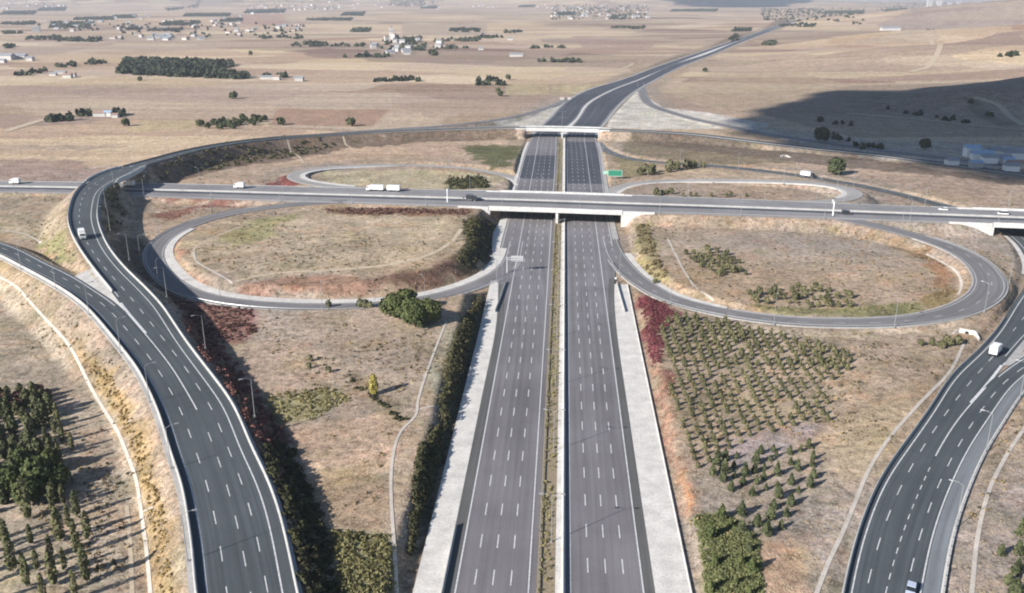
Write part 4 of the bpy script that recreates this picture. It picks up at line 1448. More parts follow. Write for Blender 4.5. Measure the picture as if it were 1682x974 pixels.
# darker resurfaced lengths between the bridges
for x0, x1, y0, y1 in ((-28.5, -5.2, 585, 672), (3.3, 27, 570, 740)):
    m = MB()
    m.quad_strip(xline(x0, y0, y1, .008), xline(x1, y0, y1, .008))
    struct(m.build('road_patch', M['asphalt_patch']))

# culvert head walls
for px, py, rz, t in ((1588, 548, -.5, 'small pale concrete culvert head wall on the slope below the right loop road'), (1287, 258, .3, 'pale concrete culvert head wall on the dark far slope, right of the motorway')):
    p = G(px, py)
    root = thing('culvert_head_wall', tuple(p), t, 'culvert', None, rz)
    m = MB()
    m.box((0, 0, .6), (5.0, .5, 2.0))
    m.build('face_wall', M['concrete'], root)
    for s in (-1, 1):
        m = MB()
        m.face([(s * 2.5, -.25, 1.6), (s * 4.2, -3.2, .2), (s * 4.2, -3.2, -.8), (s * 2.5, -.25, -.8)])
        m.face([(s * 2.5 + .3, .1, 1.6), (s * 4.5, -3.0, .2), (s * 4.5, -3.0, -.8), (s * 2.5 + .3, .1, -.8)])
        m.face([(s * 2.5, -.25, 1.6), (s * 2.5 + .3, .1, 1.6), (s * 4.5, -3.0, .2), (s * 4.2, -3.2, .2)])
        m.build('wing_wall', M['concrete'], root)
    m = MB()
    m.tube((0, -.3, .3), (0, .1, .3), .7, .7, 12)
    m.build('pipe_mouth', M['glass'], root)


# ------------------------------------------------------------------ street lamps
def make_lamp(name, label, cat_group, h, arms, reach):
    root = thing(name, (0, 0, 0), label, 'street lamp', cat_group)
    m = MB()
    m.tube((0, 0, -.3), (0, 0, h), .12, .06, 7)
    m.box((0, 0, .1), (.5, .5, .5))
    m.build('pole', M['lamp_metal'], root)
    for s in arms:
        m = MB()
        m.tube((0, 0, h - .1), (s * reach * .5, 0, h + .45), .05, .045, 6)
        m.tube((s * reach * .5, 0, h + .45), (s * reach, 0, h + .55), .045, .04, 6)
        m.build('arm', M['lamp_metal'], root)
        m = MB()
        m.box((s * (reach + .4), 0, h + .55), (1.1, .38, .18), 0, .8)
        hd = m.build('lamp_head', M['lamp_metal'], root)
        m = MB()
        m.box((s * (reach + .45), 0, h + .44), (.7, .3, .05))
        m.build('lens', M['lamp_glass'], hd)
    return root


LAB_M = 'tall double-armed grey street lamp standing in the planted motorway median'
dbl = make_lamp('street_lamp', LAB_M, 'double lamps down the motorway median', 12, (-1, 1), 2.0)
first = True
for k in range(22):
    y = 128.8 + 42 * k
    if abs(y - 470) < 30 or abs(y - 754) < 14 or y > 900:
        continue
    loc = (-.9, y, 0)
    if first:
        dbl.location = loc
        first = False
    else:
        dup(dbl, loc)
sgl = make_lamp('street_lamp', 'tall single-armed grey street lamp on the outer edge of the wide left ramp', 'single lamps along the outer left ramp edge', 11, (1,), 2.2)
used = [False]


def lamps_along(P, sp, start, label, group, src, flip=1, outward=.0, end=None):
    P = np.asarray(P)
    s = np.concatenate(([0], np.cumsum(np.linalg.norm(np.diff(P, axis=0), axis=1))))
    N = nrm_of(P)
    t = start
    while t < (end or s[-1]):
        p = [np.interp(t, s, P[:, j]) for j in range(3)]
        i = min(np.searchsorted(s, t), len(N) - 1)
        n = N[i] * flip
        rz = math.atan2(n[1], n[0])
        loc = (p[0] - n[0] * outward, p[1] - n[1] * outward, p[2])
        if src is sgl and not used[0]:
            src.location = loc
            src.rotation_euler = (0, 0, rz)
            src['label'], src['group'] = label, group
            used[0] = True
        else:
            dup(src, loc, rz, None, label, group)
        t += sp


lamps_along(B.off(0), 39, B.len[B.near(314, 925, 7.3)] - 78, 'tall single-armed grey street lamp on the outer edge of the wide left ramp', 'single lamps along the outer left ramp edge', sgl, -1, .7)
sA = A.len[A.near(398, 686, 9.2)]
lamps_along(A.roff(0, 0, 0, iA0), A.len[A.near(318, 575, 10.6)] - sA, sA, 'slim grey street lamp on the slope between the left ramp and the mown field', 'single lamps along the inner left ramp edge', sgl, 1, 3.5)
lamps_along(A.off(0, 0, iA1, iB0), 42, 15, 'slim grey street lamp on the curved ramp behind the cross road', 'lamps along the far curved ramp', sgl, -1, .7)
sF = F2.len[F2.near(1566, 872, 1)]
lamps_along(F2.roff(0), F2.len[F2.near(1621, 742, 1)] - sF, sF, 'single-armed street lamp on the outer right edge of the lower right ramp', 'lamps along the lower right ramp', sgl, 1, .4)
lamps_along(LSW.off(0, 0, 20), 40, 30, 'slim street lamp outside the bend of the loop road left of the motorway', 'lamps round the lower left loop', sgl, -1, 1.2)
lamps_along(LSE.roff(0, 0, 20), 42, 30, 'slim street lamp outside the bend of the loop road right of the motorway', 'lamps round the lower right loop', sgl, 1, 1.2)
lamps_along(LNW.off(0, 0, 10), 45, 20, 'slim street lamp beside the small loop road behind the cross road, left', 'lamps round the far left loop', sgl, -1, 4.4)
lamps_along(LNE.roff(0, 0, 10), 45, 25, 'slim street lamp beside the small loop road behind the cross road, right', 'lamps round the far right loop', sgl, 1, 4.0)
lamps_along(CR.roff(0), 42, 20, 'slim street lamp on the near edge of the straight cross road', 'lamps along the near edge of the cross road', sgl, 1, .3)
lamps_along(CR.off(0), 42, 38, 'slim street lamp on the far edge of the straight cross road', 'lamps along the far edge of the cross road', sgl, -1, .3)
lamps_along(F1.off(0, 0, F1.near(1540, 335)), 42, 15, 'slim street lamp beside the descending ramp behind the cross road, right', 'lamps along the descending ramp', sgl, -1, 1.0)

# ------------------------------------------------------------------ signs
p = W(833, 448)
root = thing('cantilever_sign', (p.x, p.y, 0), 'cantilever motorway sign seen from behind above the left slip lane', 'sign')
m = MB()
m.tube((0, 0, -.3), (0, 0, 7.4), .28, .22, 10)
m.build('post', M['sign_back'], root)
m = MB()
m.tube((0, 0, 7.0), (7.2, .25, 7.0), .14, .12, 8)
m.tube((0, 0, 6.1), (7.2, .25, 6.1), .14, .12, 8)
m.build('arm', M['sign_back'], root)
m = MB()
m.box((4.4, .5, 6.5), (5.4, .14, 2.4))
bd = m.build('sign_board', M['sign_back'], root)
m = MB()
for z in (5.7, 6.5, 7.3):
    m.box((4.4, .38, z), (5.2, .08, .1))
m.build('stiffener', M['lamp_metal'], bd)

p = G(1010, 294)
root = thing('direction_sign', (p.x, p.y, h1(p.x, p.y)), 'big green motorway direction sign on posts beside the right carriageway', 'sign', None, -.05)
for x in (-4.2, 0, 4.2):
    m = MB()
    m.tube((x, .12, -.5), (x, .12, 5.6), .11, .11, 8)
    m.build('post', M['steel'], root)
m = MB()
m.box((0, 0, 3.9), (9.5, .1, 4.2))
bd = m.build('sign_board', M['sign_green'], root)
m = MB()
for (x, z, sx, sz) in ((0, 5.85, 9.2, .12), (0, 1.95, 9.2, .12), (-4.55, 3.9, .12, 3.8), (4.55, 3.9, .12, 3.8)):
    m.box((x, -.07, z), (sx, .03, sz))
m.build('border', M['sign_white'], bd)
p = W(991, 292)
root = thing('direction_sign', (p.x + 1.5, p.y, 0), 'small pale green plate on a post left of the big green sign', 'sign', None, -.05)
m = MB()
m.tube((0, .1, -.3), (0, .1, 4.4), .08, .08, 8)
m.build('post', M['steel'], root)
m = MB()
m.box((0, 0, 3.6), (3.2, .08, 1.9))
m.build('sign_board', plain("sign_pale_green", (.3, .55, .45), .45), root)
p = W(1011, 464)
root = thing('gore_post', (p.x, p.y, 0), 'dark striped marker post at the nose where the loop road leaves', 'marker post')
m = MB()
m.box((0, 0, .75), (1.3, .9, 1.5), 0, .85)
m.build('crash_cushion', M['chassis'], root)
m = MB()
m.box((0, -.05, 1.9), (.7, .08, .8))
m.build('marker_plate', M['sign_white'], root)


# ------------------------------------------------------------------ vehicles
def wheel(root, x, y, r, w=.28):
    m = MB()
    m.tube((x, y - w / 2, r), (x, y + w / 2, r), r, r, 12)
    o = m.build('wheel', M['rubber'], root)
    m = MB()
    m.tube((x, y - w / 2 - .01, r), (x, y + w / 2 + .01, r), r * .55, r * .55, 10)
    m.build('rim', M['steel'], o)


def make_car(label, mat, cat='car', L=4.4, Wd=1.8, Hh=1.5, van=False, group=None):
    root = thing('parked_car' if cat == 'parked' else ('van' if van else 'car'), (0, 0, 0), label, 'van' if van else 'car', group)
    lo = [(-L / 2, .35), (-L / 2, .85), (-L / 2 + .1, .95), (L / 2 - (.5 if van else 1.2), .98), (L / 2 - .1, .8), (L / 2, .6), (L / 2, .35)]
    m = MB()
    hw = Wd / 2
    m.face([(x, -hw, z) for x, z in lo])
    m.face([(x, hw, z) for x, z in reversed(lo)])
    for i in range(len(lo)):
        a, b = lo[i], lo[(i + 1) % len(lo)]
        m.face([(a[0], -hw, a[1]), (a[0], hw, a[1]), (b[0], hw, b[1]), (b[0], -hw, b[1])])
    fix_normals(m.build('body', mat, root))
    top = [(-L / 2 + .12, .95), (-L / 2 + .35, Hh - .06), (L / 2 - (1.2 if van else 2.2), Hh - .06), (L / 2 - (.55 if van else 1.25), .97)]
    m = MB()
    k = hw * .9
    m.face([(x, -k if z > 1 else -hw * .98, z) for x, z in top])
    m.face([(x, k if z > 1 else hw * .98, z) for x, z in reversed(top)])
    for i in range(3):
        a, b = top[i], top[i + 1]
        wa_, wb_ = (k if a[1] > 1 else hw * .98), (k if b[1] > 1 else hw * .98)
        m.face([(a[0], -wa_, a[1]), (a[0], wa_, a[1]), (b[0], wb_, b[1]), (b[0], -wb_, b[1])])
    fix_normals(m.build('window', M['glass'], root))
    m = MB()
    m.box((((top[1][0] + top[2][0]) / 2), 0, Hh - .03), (top[2][0] - top[1][0] + .1, k * 2 + .04, .07), 0, .95)
    m.build('roof', mat, root)
    for x in (-L / 2 + .85, L / 2 - .85):
        for y in (-hw + .12, hw - .12):
            wheel(root, x, y, .33, .22)
    for y in (-hw + .3, hw - .3):
        m = MB()
        m.box((L / 2 - .02, y, .68), (.08, .36, .16))
        m.build('headlight', M['headlight'], root)
    return root


def make_truck(label, box_mat, cab_mat, boxL=6.5, trailer=0.0, group=None, name='lorry', cabL=2.1, boxH=2.7):
    root = thing(name, (0, 0, 0), label, 'lorry', group)
    Wd = 2.5
    m = MB()
    m.box((0, 0, .85), (boxL + cabL + .4, 1.0, .3))
    m.build('chassis', M['chassis'], root)
    xb = -cabL / 2 - .1
    m = MB()
    m.box((xb, 0, 1.05 + boxH / 2), (boxL, Wd, boxH))
    bx = m.build('cargo_box', box_mat, root)
    m = MB()
    for s in (-1, 1):
        m.box((xb, s * (Wd / 2 + .01), 1.05 + boxH - .06), (boxL, .06, .12))
        m.box((xb, s * (Wd / 2 + .01), 1.08), (boxL, .06, .14))
    m.build('rail_trim', M['steel'], bx)
    xc = boxL / 2 + .15
    prof = [(xc - cabL / 2, .6), (xc - cabL / 2, 2.95), (xc + cabL * .28, 3.0), (xc + cabL * .46, 1.9), (xc + cabL / 2, 1.7), (xc + cabL / 2, .6)]
    m = MB()
    hw = 1.22
    m.face([(x, -hw, z) for x, z in prof])
    m.face([(x, hw, z) for x, z in reversed(prof)])
    for i in range(len(prof)):
        a, b = prof[i], prof[(i + 1) % len(prof)]
        m.face([(a[0], -hw, a[1]), (a[0], hw, a[1]), (b[0], hw, b[1]), (b[0], -hw, b[1])])
    cab = fix_normals(m.build('cab', cab_mat, root))
    a, b = prof[2], prof[3]
    m = MB()
    m.face([(a[0] + .03, -1.05, a[1] - .12), (b[0] + .03, -1.05, b[1] + .05), (b[0] + .03, 1.05, b[1] + .05), (a[0] + .03, 1.05, a[1] - .12)])
    for s in (-1, 1):
        m.face([(xc - .3, s * 1.235, 2.7), (xc + .5, s * 1.235, 2.7), (xc + .8, s * 1.235, 1.95), (xc - .3, s * 1.235, 1.95)])
    m.build('windscreen', M['glass'], cab)
    for y in (-.9, .9):
        m = MB()
        m.box((xc + cabL / 2, y, .95), (.08, .4, .2))
        m.build('headlight', M['headlight'], cab)
    for x in (xc, xb - boxL / 2 + 1.2, xb - boxL / 2 + 2.5):
        for y in (-1.08, 1.08):
            wheel(root, x, y, .5, .32)
    if trailer:
        xt = xb - boxL / 2 - 2.2 - trailer / 2
        m = MB()
        m.box((xt, 0, 1.05 + boxH / 2), (trailer, Wd, boxH))
        tr = m.build('trailer', box_mat, root)
        m = MB()
        m.box((xt + trailer / 2 + 1.0, 0, .85), (2.4, .3, .2))
        m.box((xt, 0, .85), (trailer - .4, 1.0, .3))
        m.build('drawbar', M['chassis'], tr)
        for x in (xt - trailer * .3, xt + trailer * .3):
            for y in (-1.08, 1.08):
                wheel(root, x, y, .5, .32)
    return root


def on_road(road, px, py, z0, frac, rev=False, dpx=None):
    """place at the road station nearest the photo coordinate, with lateral fraction of the width"""
    i = road.near(px, py, z0)
    d, n, t = road.D[i], road.N[i], road.T[i]
    a = d[3] * (1 - 2 * frac)
    ang = math.atan2(t[1], t[0]) + (PI if rev else 0)
    return (d[0] + n[0] * a, d[1] + n[1] * a, d[2]), ang


def put(o, place):
    o.location, o.rotation_euler = place[0], (0, 0, place[1])


put(make_truck('white box lorry climbing the left ramp just before its bridge', M['white_paint'], M['white_paint'], 5.5), on_road(A, 137, 392, 14.8, .3, True))
put(make_truck('long white lorry with a drawbar trailer on the far lane of the cross road', M['white_paint'], M['white_paint'], 8.0, 7.6), on_road(CR, 618, 314, 7.5, .13, True))
put(make_truck('white lorry just coming out from under the left ramp bridge on the cross road', M['white_paint'], M['white_paint'], 4.2), on_road(CR, 216, 305, 6.1, .25, True))
put(make_truck('short white lorry alone on the cross road between the left ramp and the loops', M['white_paint'], M['white_paint'], 4.0), on_road(CR, 391, 309, 6.8, .2, True))
put(make_truck('pale lorry with a dark cab on the descending ramp behind the cross road', M['white_paint'], M['dark_paint'], 7.0), on_road(F1, 1325, 291, .3, .5, True))
put(make_truck('white box lorry on the right ramp next to the painted nose', M['white_paint'], M['white_paint'], 5.0), on_road(F1, 1645, 583, .9, .55, False))
put(make_truck('white lorry at the left picture edge on the cross road', M['white_paint'], M['white_paint'], 4.0), on_road(CR, 25, 304, 5.6, .2, True))
put(make_truck('dark lorry on the near lane of the cross road left of the motorway bridge', M['dark_paint'], M['dark_paint'], 3.6), on_road(CR, 778, 332, 7.5, .62, False))
put(make_car('dark van on the near lanes of the cross road, right of the tall white mast', M['dark_paint'], L=5.2, Wd=2.0, Hh=2.2, van=True), on_road(CR, 1386, 353, 7.5, .7))
put(make_car('white car on the far lane of the cross road where the descending ramp meets it', M['white_paint'], Hh=1.6), on_road(CR, 1546, 344, 7.5, .15, True))
put(make_car('white van on the cross road above the small right underpass', M['white_paint'], L=5.0, Wd=2.0, Hh=2.1, van=True), on_road(CR, 1647, 351, 7.5, .3, True))
put(make_car('pale blue and white car at the bottom picture edge on the right ramp', M['blue_paint']), on_road(F2, 1494, 972, 1, .45, True))

# the tall white mast on the cross road and the one left of the bridge
for px, py, t in ((1368, 354, 'thick white overhead mast at the near edge of the cross road, right half'), (735, 332, 'pale overhead mast between the lanes of the cross road left of the bridge')):
    i = CR.near(px, py, 7.5)
    d = CR.D[i]
    q = W(px, py, 7.5)
    root = thing('overhead_mast', (q.x, q.y, d[2]), t, 'mast', None, 1.5)
    m = MB()
    m.tube((0, 0, -.3), (0, 0, 7.6), .32, .26, 10)
    m.build('post', M['sign_white'], root)
    m = MB()
    m.tube((0, 0, 7.2), (5.5, 0, 7.2), .2, .16, 8)
    m.build('arm', M['sign_white'], root)
    m = MB()
    m.box((3.6, 0, 6.6), (3.2, .12, 2.0))
    m.build('sign_board', M['sign_back'], root)


# ------------------------------------------------------------------ foliage
def cards(points, normals, sizes, rng, aspect=1.0):
    """leaf quads in numpy: returns verts (n*4,3)"""
    n = len(points)
    a = rng.normal(size=(n, 3))
    u = np.cross(normals, a)
    u /= np.maximum(np.linalg.norm(u, axis=1), 1e-6)[:, None]
    v = np.cross(normals, u)
    v /= np.maximum(np.linalg.norm(v, axis=1), 1e-6)[:, None]
    s = sizes[:, None] / 2
    q = np.stack((points - u * s - v * s * aspect, points + u * s - v * s * aspect * .8, points + u * s * .7 + v * s * aspect, points - u * s * .8 + v * s * aspect), 1)
    return q.reshape(-1, 3)


def quads_mesh(name, V, mat):
    n = len(V) // 4
    me = bpy.data.meshes.new(name)
    me.vertices.add(len(V))
    me.vertices.foreach_set('co', V.astype(np.float32).ravel())
    me.loops.add(n * 4)
    me.loops.foreach_set('vertex_index', np.arange(n * 4, dtype=np.int32))
    me.polygons.add(n)
    me.polygons.foreach_set('loop_start', np.arange(n, dtype=np.int32) * 4)
    try:
        me.polygons.foreach_set('loop_total', np.full(n, 4, dtype=np.int32))
    except Exception:
        pass
    me.materials.append(mat)
    me.update()
    me.validate()
    return me


def blob(n, prof, size, rng, lumps=0, inner=.55):
    """leaf points through a crown: prof(t in 0..1 up the crown) -> (radius, z)"""
    t = rng.random(n)
    ang = rng.random(n) * 2 * PI
    rr = np.sqrt(rng.random(n)) * (1 - inner) + inner
    R, Z = prof(t)
    wob = 1 + .16 * np.sin(ang * 3 + t * 9 + rng.random() * 6) + .1 * np.sin(ang * 5 + t * 17)
    x, y = np.cos(ang) * R * rr * wob, np.sin(ang) * R * rr * wob
    P = np.column_stack((x, y, Z + rng.normal(size=n) * size * .3))
    Nn = np.column_stack((np.cos(ang), np.sin(ang), np.full(n, .55))) + rng.normal(size=(n, 3)) * .55
    return cards(P, Nn, size * (.65 + .7 * rng.random(n)), rng)


def tree_proto(name, label, cat, group, mat, H_, R_, kind, n, size, trunk=.12, seed=0):
    rng = np.random.default_rng(seed)
    root = thing(name, (0, 0, -500), label, cat, group)
    if kind == 'cone':
        def prof(t):
            z = .12 * H_ + t * .88 * H_
            return R_ * (1 - t) ** .75 * (1 - .25 * (t < .08)) + .05, z
    elif kind == 'column':
        def prof(t):
            z = .08 * H_ + t * .92 * H_
            return R_ * np.sin(np.clip(t * .9 + .1, 0, 1) * PI) ** .5 + .05, z
    else:
        def prof(t):
            z = .25 * H_ + t * .75 * H_
            return R_ * np.sqrt(np.clip(1 - (2 * t - .85) ** 2 / 1.4, 0.03, 1)), z
    V = blob(n, prof, size, rng)
    if kind == 'round' and n > 500:
        ex = [V]
        for _ in range(7):
            a, b = rng.random() * 2 * PI, rng.random()
            c = np.array((math.cos(a) * R_ * .62, math.sin(a) * R_ * .62, H_ * (.35 + .45 * b)))

            def pr2(t, c=c):
                return R_ * .45 * np.sqrt(np.clip(1 - (2 * t - 1) ** 2, .02, 1)), c[2] + (t - .5) * R_ * .8
            vv = blob(n // 7, pr2, size, rng)
            ex.append(vv + np.array((c[0], c[1], 0)))
        V = np.concatenate(ex)
    o = bpy.data.objects.new('crown', quads_mesh('crown', V, mat))
    C.objects.link(o)
    o.parent = root
    m = MB()
    top = H_ * (.7 if kind != 'round' else .55)
    m.tube((0, 0, -.4), (0, 0, top), trunk, trunk * .35, 7)
    for k in range(4 if n > 120 else 0):
        a = k * 1.7 + seed
        z0 = top * (.45 + .12 * k)
        m.tube((0, 0, z0), (math.cos(a) * R_ * .6, math.sin(a) * R_ * .6, z0 + R_ * .6), trunk * .4, trunk * .12, 5)
    m.build('trunk', M['bark'], root)
    return root


class Planter:
    def __init__(s, protos):
        s.p = protos
        s.first = [True] * len(protos)
        s.rng = random.Random(5)

    def put(s, p, scale, label=None, group=None, which=None, lean=0):
        k = s.rng.randrange(len(s.p)) if which is None else which
        rz = s.rng.random() * 6.28
        sc_ = (scale * s.rng.uniform(.9, 1.12), scale * s.rng.uniform(.9, 1.12), scale * s.rng.uniform(.85, 1.15))
        if s.first[k]:
            o = s.p[k]
            o.location, o.rotation_euler, o.scale = p, (0, 0, rz), sc_
            if label:
                o['label'] = label
            if group:
                o['group'] = group
            s.first[k] = False
        else:
            o = dup(s.p[k], p, rz, sc_, label, group)
        return o

    def done(s):
        for k, f in enumerate(s.first):
            if f:
                o = s.p[k]
                for c in list(o.children):
                    bpy.data.objects.remove(c)
                bpy.data.objects.remove(o)


L_OR = 'small dark green sapling in the planted rows right of the motorway'
G_OR = 'saplings planted in rows right of the motorway'
orch = Planter([tree_proto('sapling', L_OR, 'tree', G_OR, M['leaf_orchard'], 2.7, 1.05, 'cone', 95, .55, .07, s) for s in range(4)])


def on_land(x, y, sink=.05):
    return (x, y, h1(x, y) - sink)


def rows_in(poly, dx, dy, ang, jit, drop, rng):
    P = [G(a, b) for a, b in poly]
    xs, ys_ = [p.x for p in P], [p.y for p in P]
    cx, cy = sum(xs) / len(xs), sum(ys_) / len(ys_)
    rad = max(max(xs) - min(xs), max(ys_) - min(ys_))
    out = []
    ca, sa = math.cos(ang), math.sin(ang)
    for i in np.arange(-rad, rad, dx):
        for j in np.arange(-rad, rad, dy):
            if rng.random() < drop:
                continue
            u, v = i + rng.uniform(-jit, jit), j + rng.uniform(-jit, jit)
            out.append((cx + u * ca - v * sa, cy + u * sa + v * ca))
    X = np.array(out)
    return X[inpoly(X[:, 0], X[:, 1], P)]


rr = random.Random(3)
pts = rows_in([(1085, 535), (1105, 520), (1180, 530), (1400, 578), (1398, 612), (1360, 640), (1365, 690), (1310, 700), (1250, 715), (1200, 745), (1160, 770), (1130, 770), (1110, 700)], 3.5, 3.6, .03, .28, .1, rr)
pts = sorted(pts.tolist(), key=lambda p: p[1])
rest, pts = pts[290:], pts[:290]
rg = np.random.default_rng(91)
if rest:
    ex = []
    for x, y in rest:
        q = rg.uniform(.75, 1.25)
        ex.append(blob(80, lambda t: (1.05 * q * (1 - t) ** .75 + .05, (.12 + .88 * t) * 2.7 * q), .55 * q, rg) + np.array((x, y, h1(x, y))))
    o = bpy.data.objects.new('sapling_mass', quads_mesh('sapling_mass', np.concatenate(ex), M['leaf_orchard']))
    C.objects.link(o)
    tag(o, 'farthest dark saplings of the planted rows, close below the right loop road', 'saplings', None, 'stuff')
for x, y in pts:
    back = y > W(1200, 610).y
    orch.put(on_land(x, y), rr.uniform(.7, 1.1) if back else rr.uniform(.5, .85))
orch.done()
L2 = 'bushy dark sapling in the clump between the planted rows and the mown patch'
pl2 = Planter([tree_proto('young_pine', L2, 'tree', 'young pines in the clump right of the motorway', M['leaf_pine'], 3.6, 1.3, 'cone', 150, .6, .09, 20 + s) for s in range(3)])
pts = rows_in([(1150, 765), (1180, 735), (1225, 760), (1265, 735), (1330, 735), (1350, 790), (1310, 822), (1240, 815), (1170, 800)], 3.7, 3.8, .5, .8, .18, rr)
for x, y in pts:
    pl2.put(on_land(x, y), rr.uniform(.5, 1.0))
pts = rows_in([(1225, 830), (1300, 815), (1310, 850), (1280, 890), (1230, 920), (1200, 890), (1190, 860)], 4.4, 4.0, .5, .8, .15, rr)
for x, y in pts:
    pl2.put(on_land(x, y), rr.uniform(.6, 1.0), 'dark young pine in the loose row above the green patch, lower right', 'young pines above the green patch')
pl2.done()
L3 = 'leafy green young tree in the dense green patch beside the right concrete verge'
pl3 = Planter([tree_proto('young_tree', L3, 'tree', 'young trees in the green patch', M['leaf_green'], 4.6, 1.5, 'cone', 240, .6, .1, 30 + s) for s in range(3)])
pts = rows_in([(1143, 855), (1190, 848), (1225, 880), (1240, 940), (1250, 1000), (1170, 1000)], 5.6, 5.2, .5, 1.2, .2, rr)
for x, y in pts:
    pl3.put(on_land(x, y), rr.uniform(.45, .85))
pl3.done()
# small trees inside the SE loop
L4 = 'small dark shrub tree in the patch at the left inside the right loop road'
pl4 = Planter([tree_proto('shrub_tree', L4, 'tree', 'shrub trees inside the right loop', M['leaf_orchard'], 2.8, 1.2, 'round', 90, .6, .08, 40 + s) for s in range(3)])
for x, y in rows_in([(1118, 418), (1180, 408), (1215, 430), (1225, 452), (1175, 455), (1135, 432)], 3.9, 4.2, .2, .8, .15, rr):
    pl4.put(on_land(x, y), rr.uniform(.6, 1.1))
for x, y in rows_in([(1225, 483), (1300, 475), (1345, 470), (1402, 485), (1402, 506), (1330, 506), (1240, 498)], 3.8, 4.6, .1, .9, .2, rr):
    pl4.put(on_land(x, y), rr.uniform(.6, 1.15), 'small dark shrub tree in the row at the bottom inside the right loop road', 'shrub trees at the bottom of the right loop')
for px, py in ((1530, 568), (1545, 572), (1560, 568), (1572, 566), (1512, 568), (1554, 563)):
    p = G(px, py)
    pl4.put(tuple(p), rr.uniform(.8, 1.2), 'olive shrub in the short row below the culvert head wall', 'shrubs below the culvert head wall')
for px, py in ((1078, 322), (1086, 320), (1094, 319), (1102, 319), (1083, 325)):
    p = G(px, py)
    pl4.put(tuple(p), rr.uniform(1., 1.6), 'bush just behind the cross road, right of the motorway', 'bushes behind the cross road')
for px in (1122, 1134, 1143, 1168, 1193, 1200, 1226):
    p = G(px, 323)
    pl4.put(tuple(p), rr.uniform(.7, 1.1), 'tiny dark bush in the row inside the far right loop road', 'bushes inside the far right loop')
for px, py in ((1052, 288), (1060, 286), (1072, 284), (1098, 283), (1100, 279), (1112, 280), (1126, 278), (1133, 277), (1140, 276), (1155, 275), (1068, 288)):
    p = G(px, py)
    pl4.put(tuple(p), rr.uniform(1.4, 2.2), 'dark bush in the row above the far right loop road', 'bushes above the far right loop')
for px, py, s in ((540, 505, 1.), (600, 508, 1.3), (592, 507, 1.2), (608, 510, 1.1), (510, 593, .7), (508, 605, .7), (540, 612, .8), (1076, 466, .9)):
    p = G(px, py)
    pl4.put(tuple(p), s, 'low dark shrub alone in the dry field between loop road and left ramp', 'lone shrubs in the dry field')
pl4.done()

# left grove and poplars
L5 = 'slender poplar with a long shadow in the rows at the lower left edge'
pl5 = Planter([tree_proto('poplar', L5, 'tree', 'poplars at the lower left', M['leaf_poplar'], 8.6, .95, 'column', 260, .55, .1, 50 + s) for s in range(3)])
for x, y in rows_in([(0, 880), (40, 850), (120, 815), (140, 850), (150, 900), (145, 1000), (-60, 1000), (-60, 880)], 5.8, 5.2, .12, .5, .15, rr):
    pl5.put(on_land(x, y), rr.uniform(.6, 1.15))
for x, y in rows_in([(60, 700), (105, 690), (120, 740), (100, 770), (70, 750)], 4.6, 4.4, .12, .6, .15, rr):
    pl5.put(on_land(x, y), rr.uniform(.5, .85), 'slender poplar on the sunny right side of the left grove', 'poplars on the right side of the left grove')
pl5.done()
L6 = 'dense dark pine in the grove at the left picture edge'
pl6 = Planter([tree_proto('pine_tree', L6, 'tree', 'pines in the left grove', M['leaf_grove'], 7.6, 1.7, 'column', 380, .7, .14, 60 + s) for s in range(3)])
for x, y in rows_in([(-40, 680), (10, 650), (80, 650), (95, 700), (70, 760), (110, 790), (100, 830), (0, 850), (-60, 860), (-60, 700)], 4.3, 4.3, .12, .9, .12, rr):
    pl6.put(on_land(x, y), rr.choice([.45, .55, .6, .7, .75, .85]))
pl6.done()
L7 = 'broad leafy tree in front of the dark grove at the left edge'
pl7 = Planter([tree_proto('broad_tree', L7, 'tree', 'broad trees at the left grove', M['leaf_green'], 8.5, 3.6, 'round', 700, .75, .22, 70 + s) for s in range(2)])
for px, py, s in ((62, 806, .95), (98, 800, .8), (22, 815, .9), (40, 780, .75), (84, 775, .7), (50, 830, .8)):
    p = G(px, py)
    pl7.put(tuple(p), s)
pl7.done()
for px, py, s in ((30, 660, .8), (60, 655, .7), (15, 668, .7)):
    pass
# rust bushes at the top of the grove
pl8 = Planter([tree_proto('rusty_bush', 'rust brown bush at the top of the left grove', 'bush', 'rust brown bushes at the left grove', M['leaf_red'], 2.6, 1.8, 'round', 180, .6, .08, 80)])
for px, py in ((10, 665), (35, 655), (62, 648), (78, 652), (48, 662), (24, 672)):
    pl8.put(tuple(G(px, py)), rr.uniform(.8, 1.3))
pl8.done()
# right bottom trees
pl9 = Planter([tree_proto('young_pine', 'dark young pine in the row at the lower right corner', 'tree', 'young pines at the lower right corner', M['leaf_pine'], 3.4, 1.2, 'cone', 150, .55, .09, 90 + s) for s in range(2)])
for x, y in rows_in([(1645, 885), (1700, 850), (1740, 1000), (1640, 1000)], 4.4, 3.4, .1, .5, .1, rr):
    pl9.put(on_land(x, y), rr.uniform(.8, 1.2))
pl9.done()
# the big bush by the left loop
pl10 = Planter([tree_proto('willow_tree', 'wide spreading dark green tree beside the left loop road', 'tree', 'wide trees beside the left loop', M['leaf_green'], 9.5, 5.2, 'round', 1100, .8, .3, 100 + s) for s in range(2)])
bl = ['left one of the wide green trees clumped beside the left loop road', 'middle and tallest of the wide green trees beside the left loop road', 'rightmost of the wide green trees, throwing shade on the slope', 'front low tree of the green clump beside the left loop road', 'tree at the back of the green clump, touching the loop road']
for (px, py, s), t in zip(((648, 520, .82), (676, 528, 1.0), (703, 530, .9), (682, 537, .8), (668, 512, .85)), bl):
    pl10.put(tuple(G(px, py)), s, t, 'wide trees beside the left loop')
pl10.done()
yt = tree_proto('yellow_poplar', 'bright yellow poplar standing alone in the dry field', 'tree', None, M['leaf_yellow'], 7.6, 1.5, 'column', 420, .6, .14, 110)
yt.scale = (.85, .85, .85)
yt.location = tuple(G(614, 648))
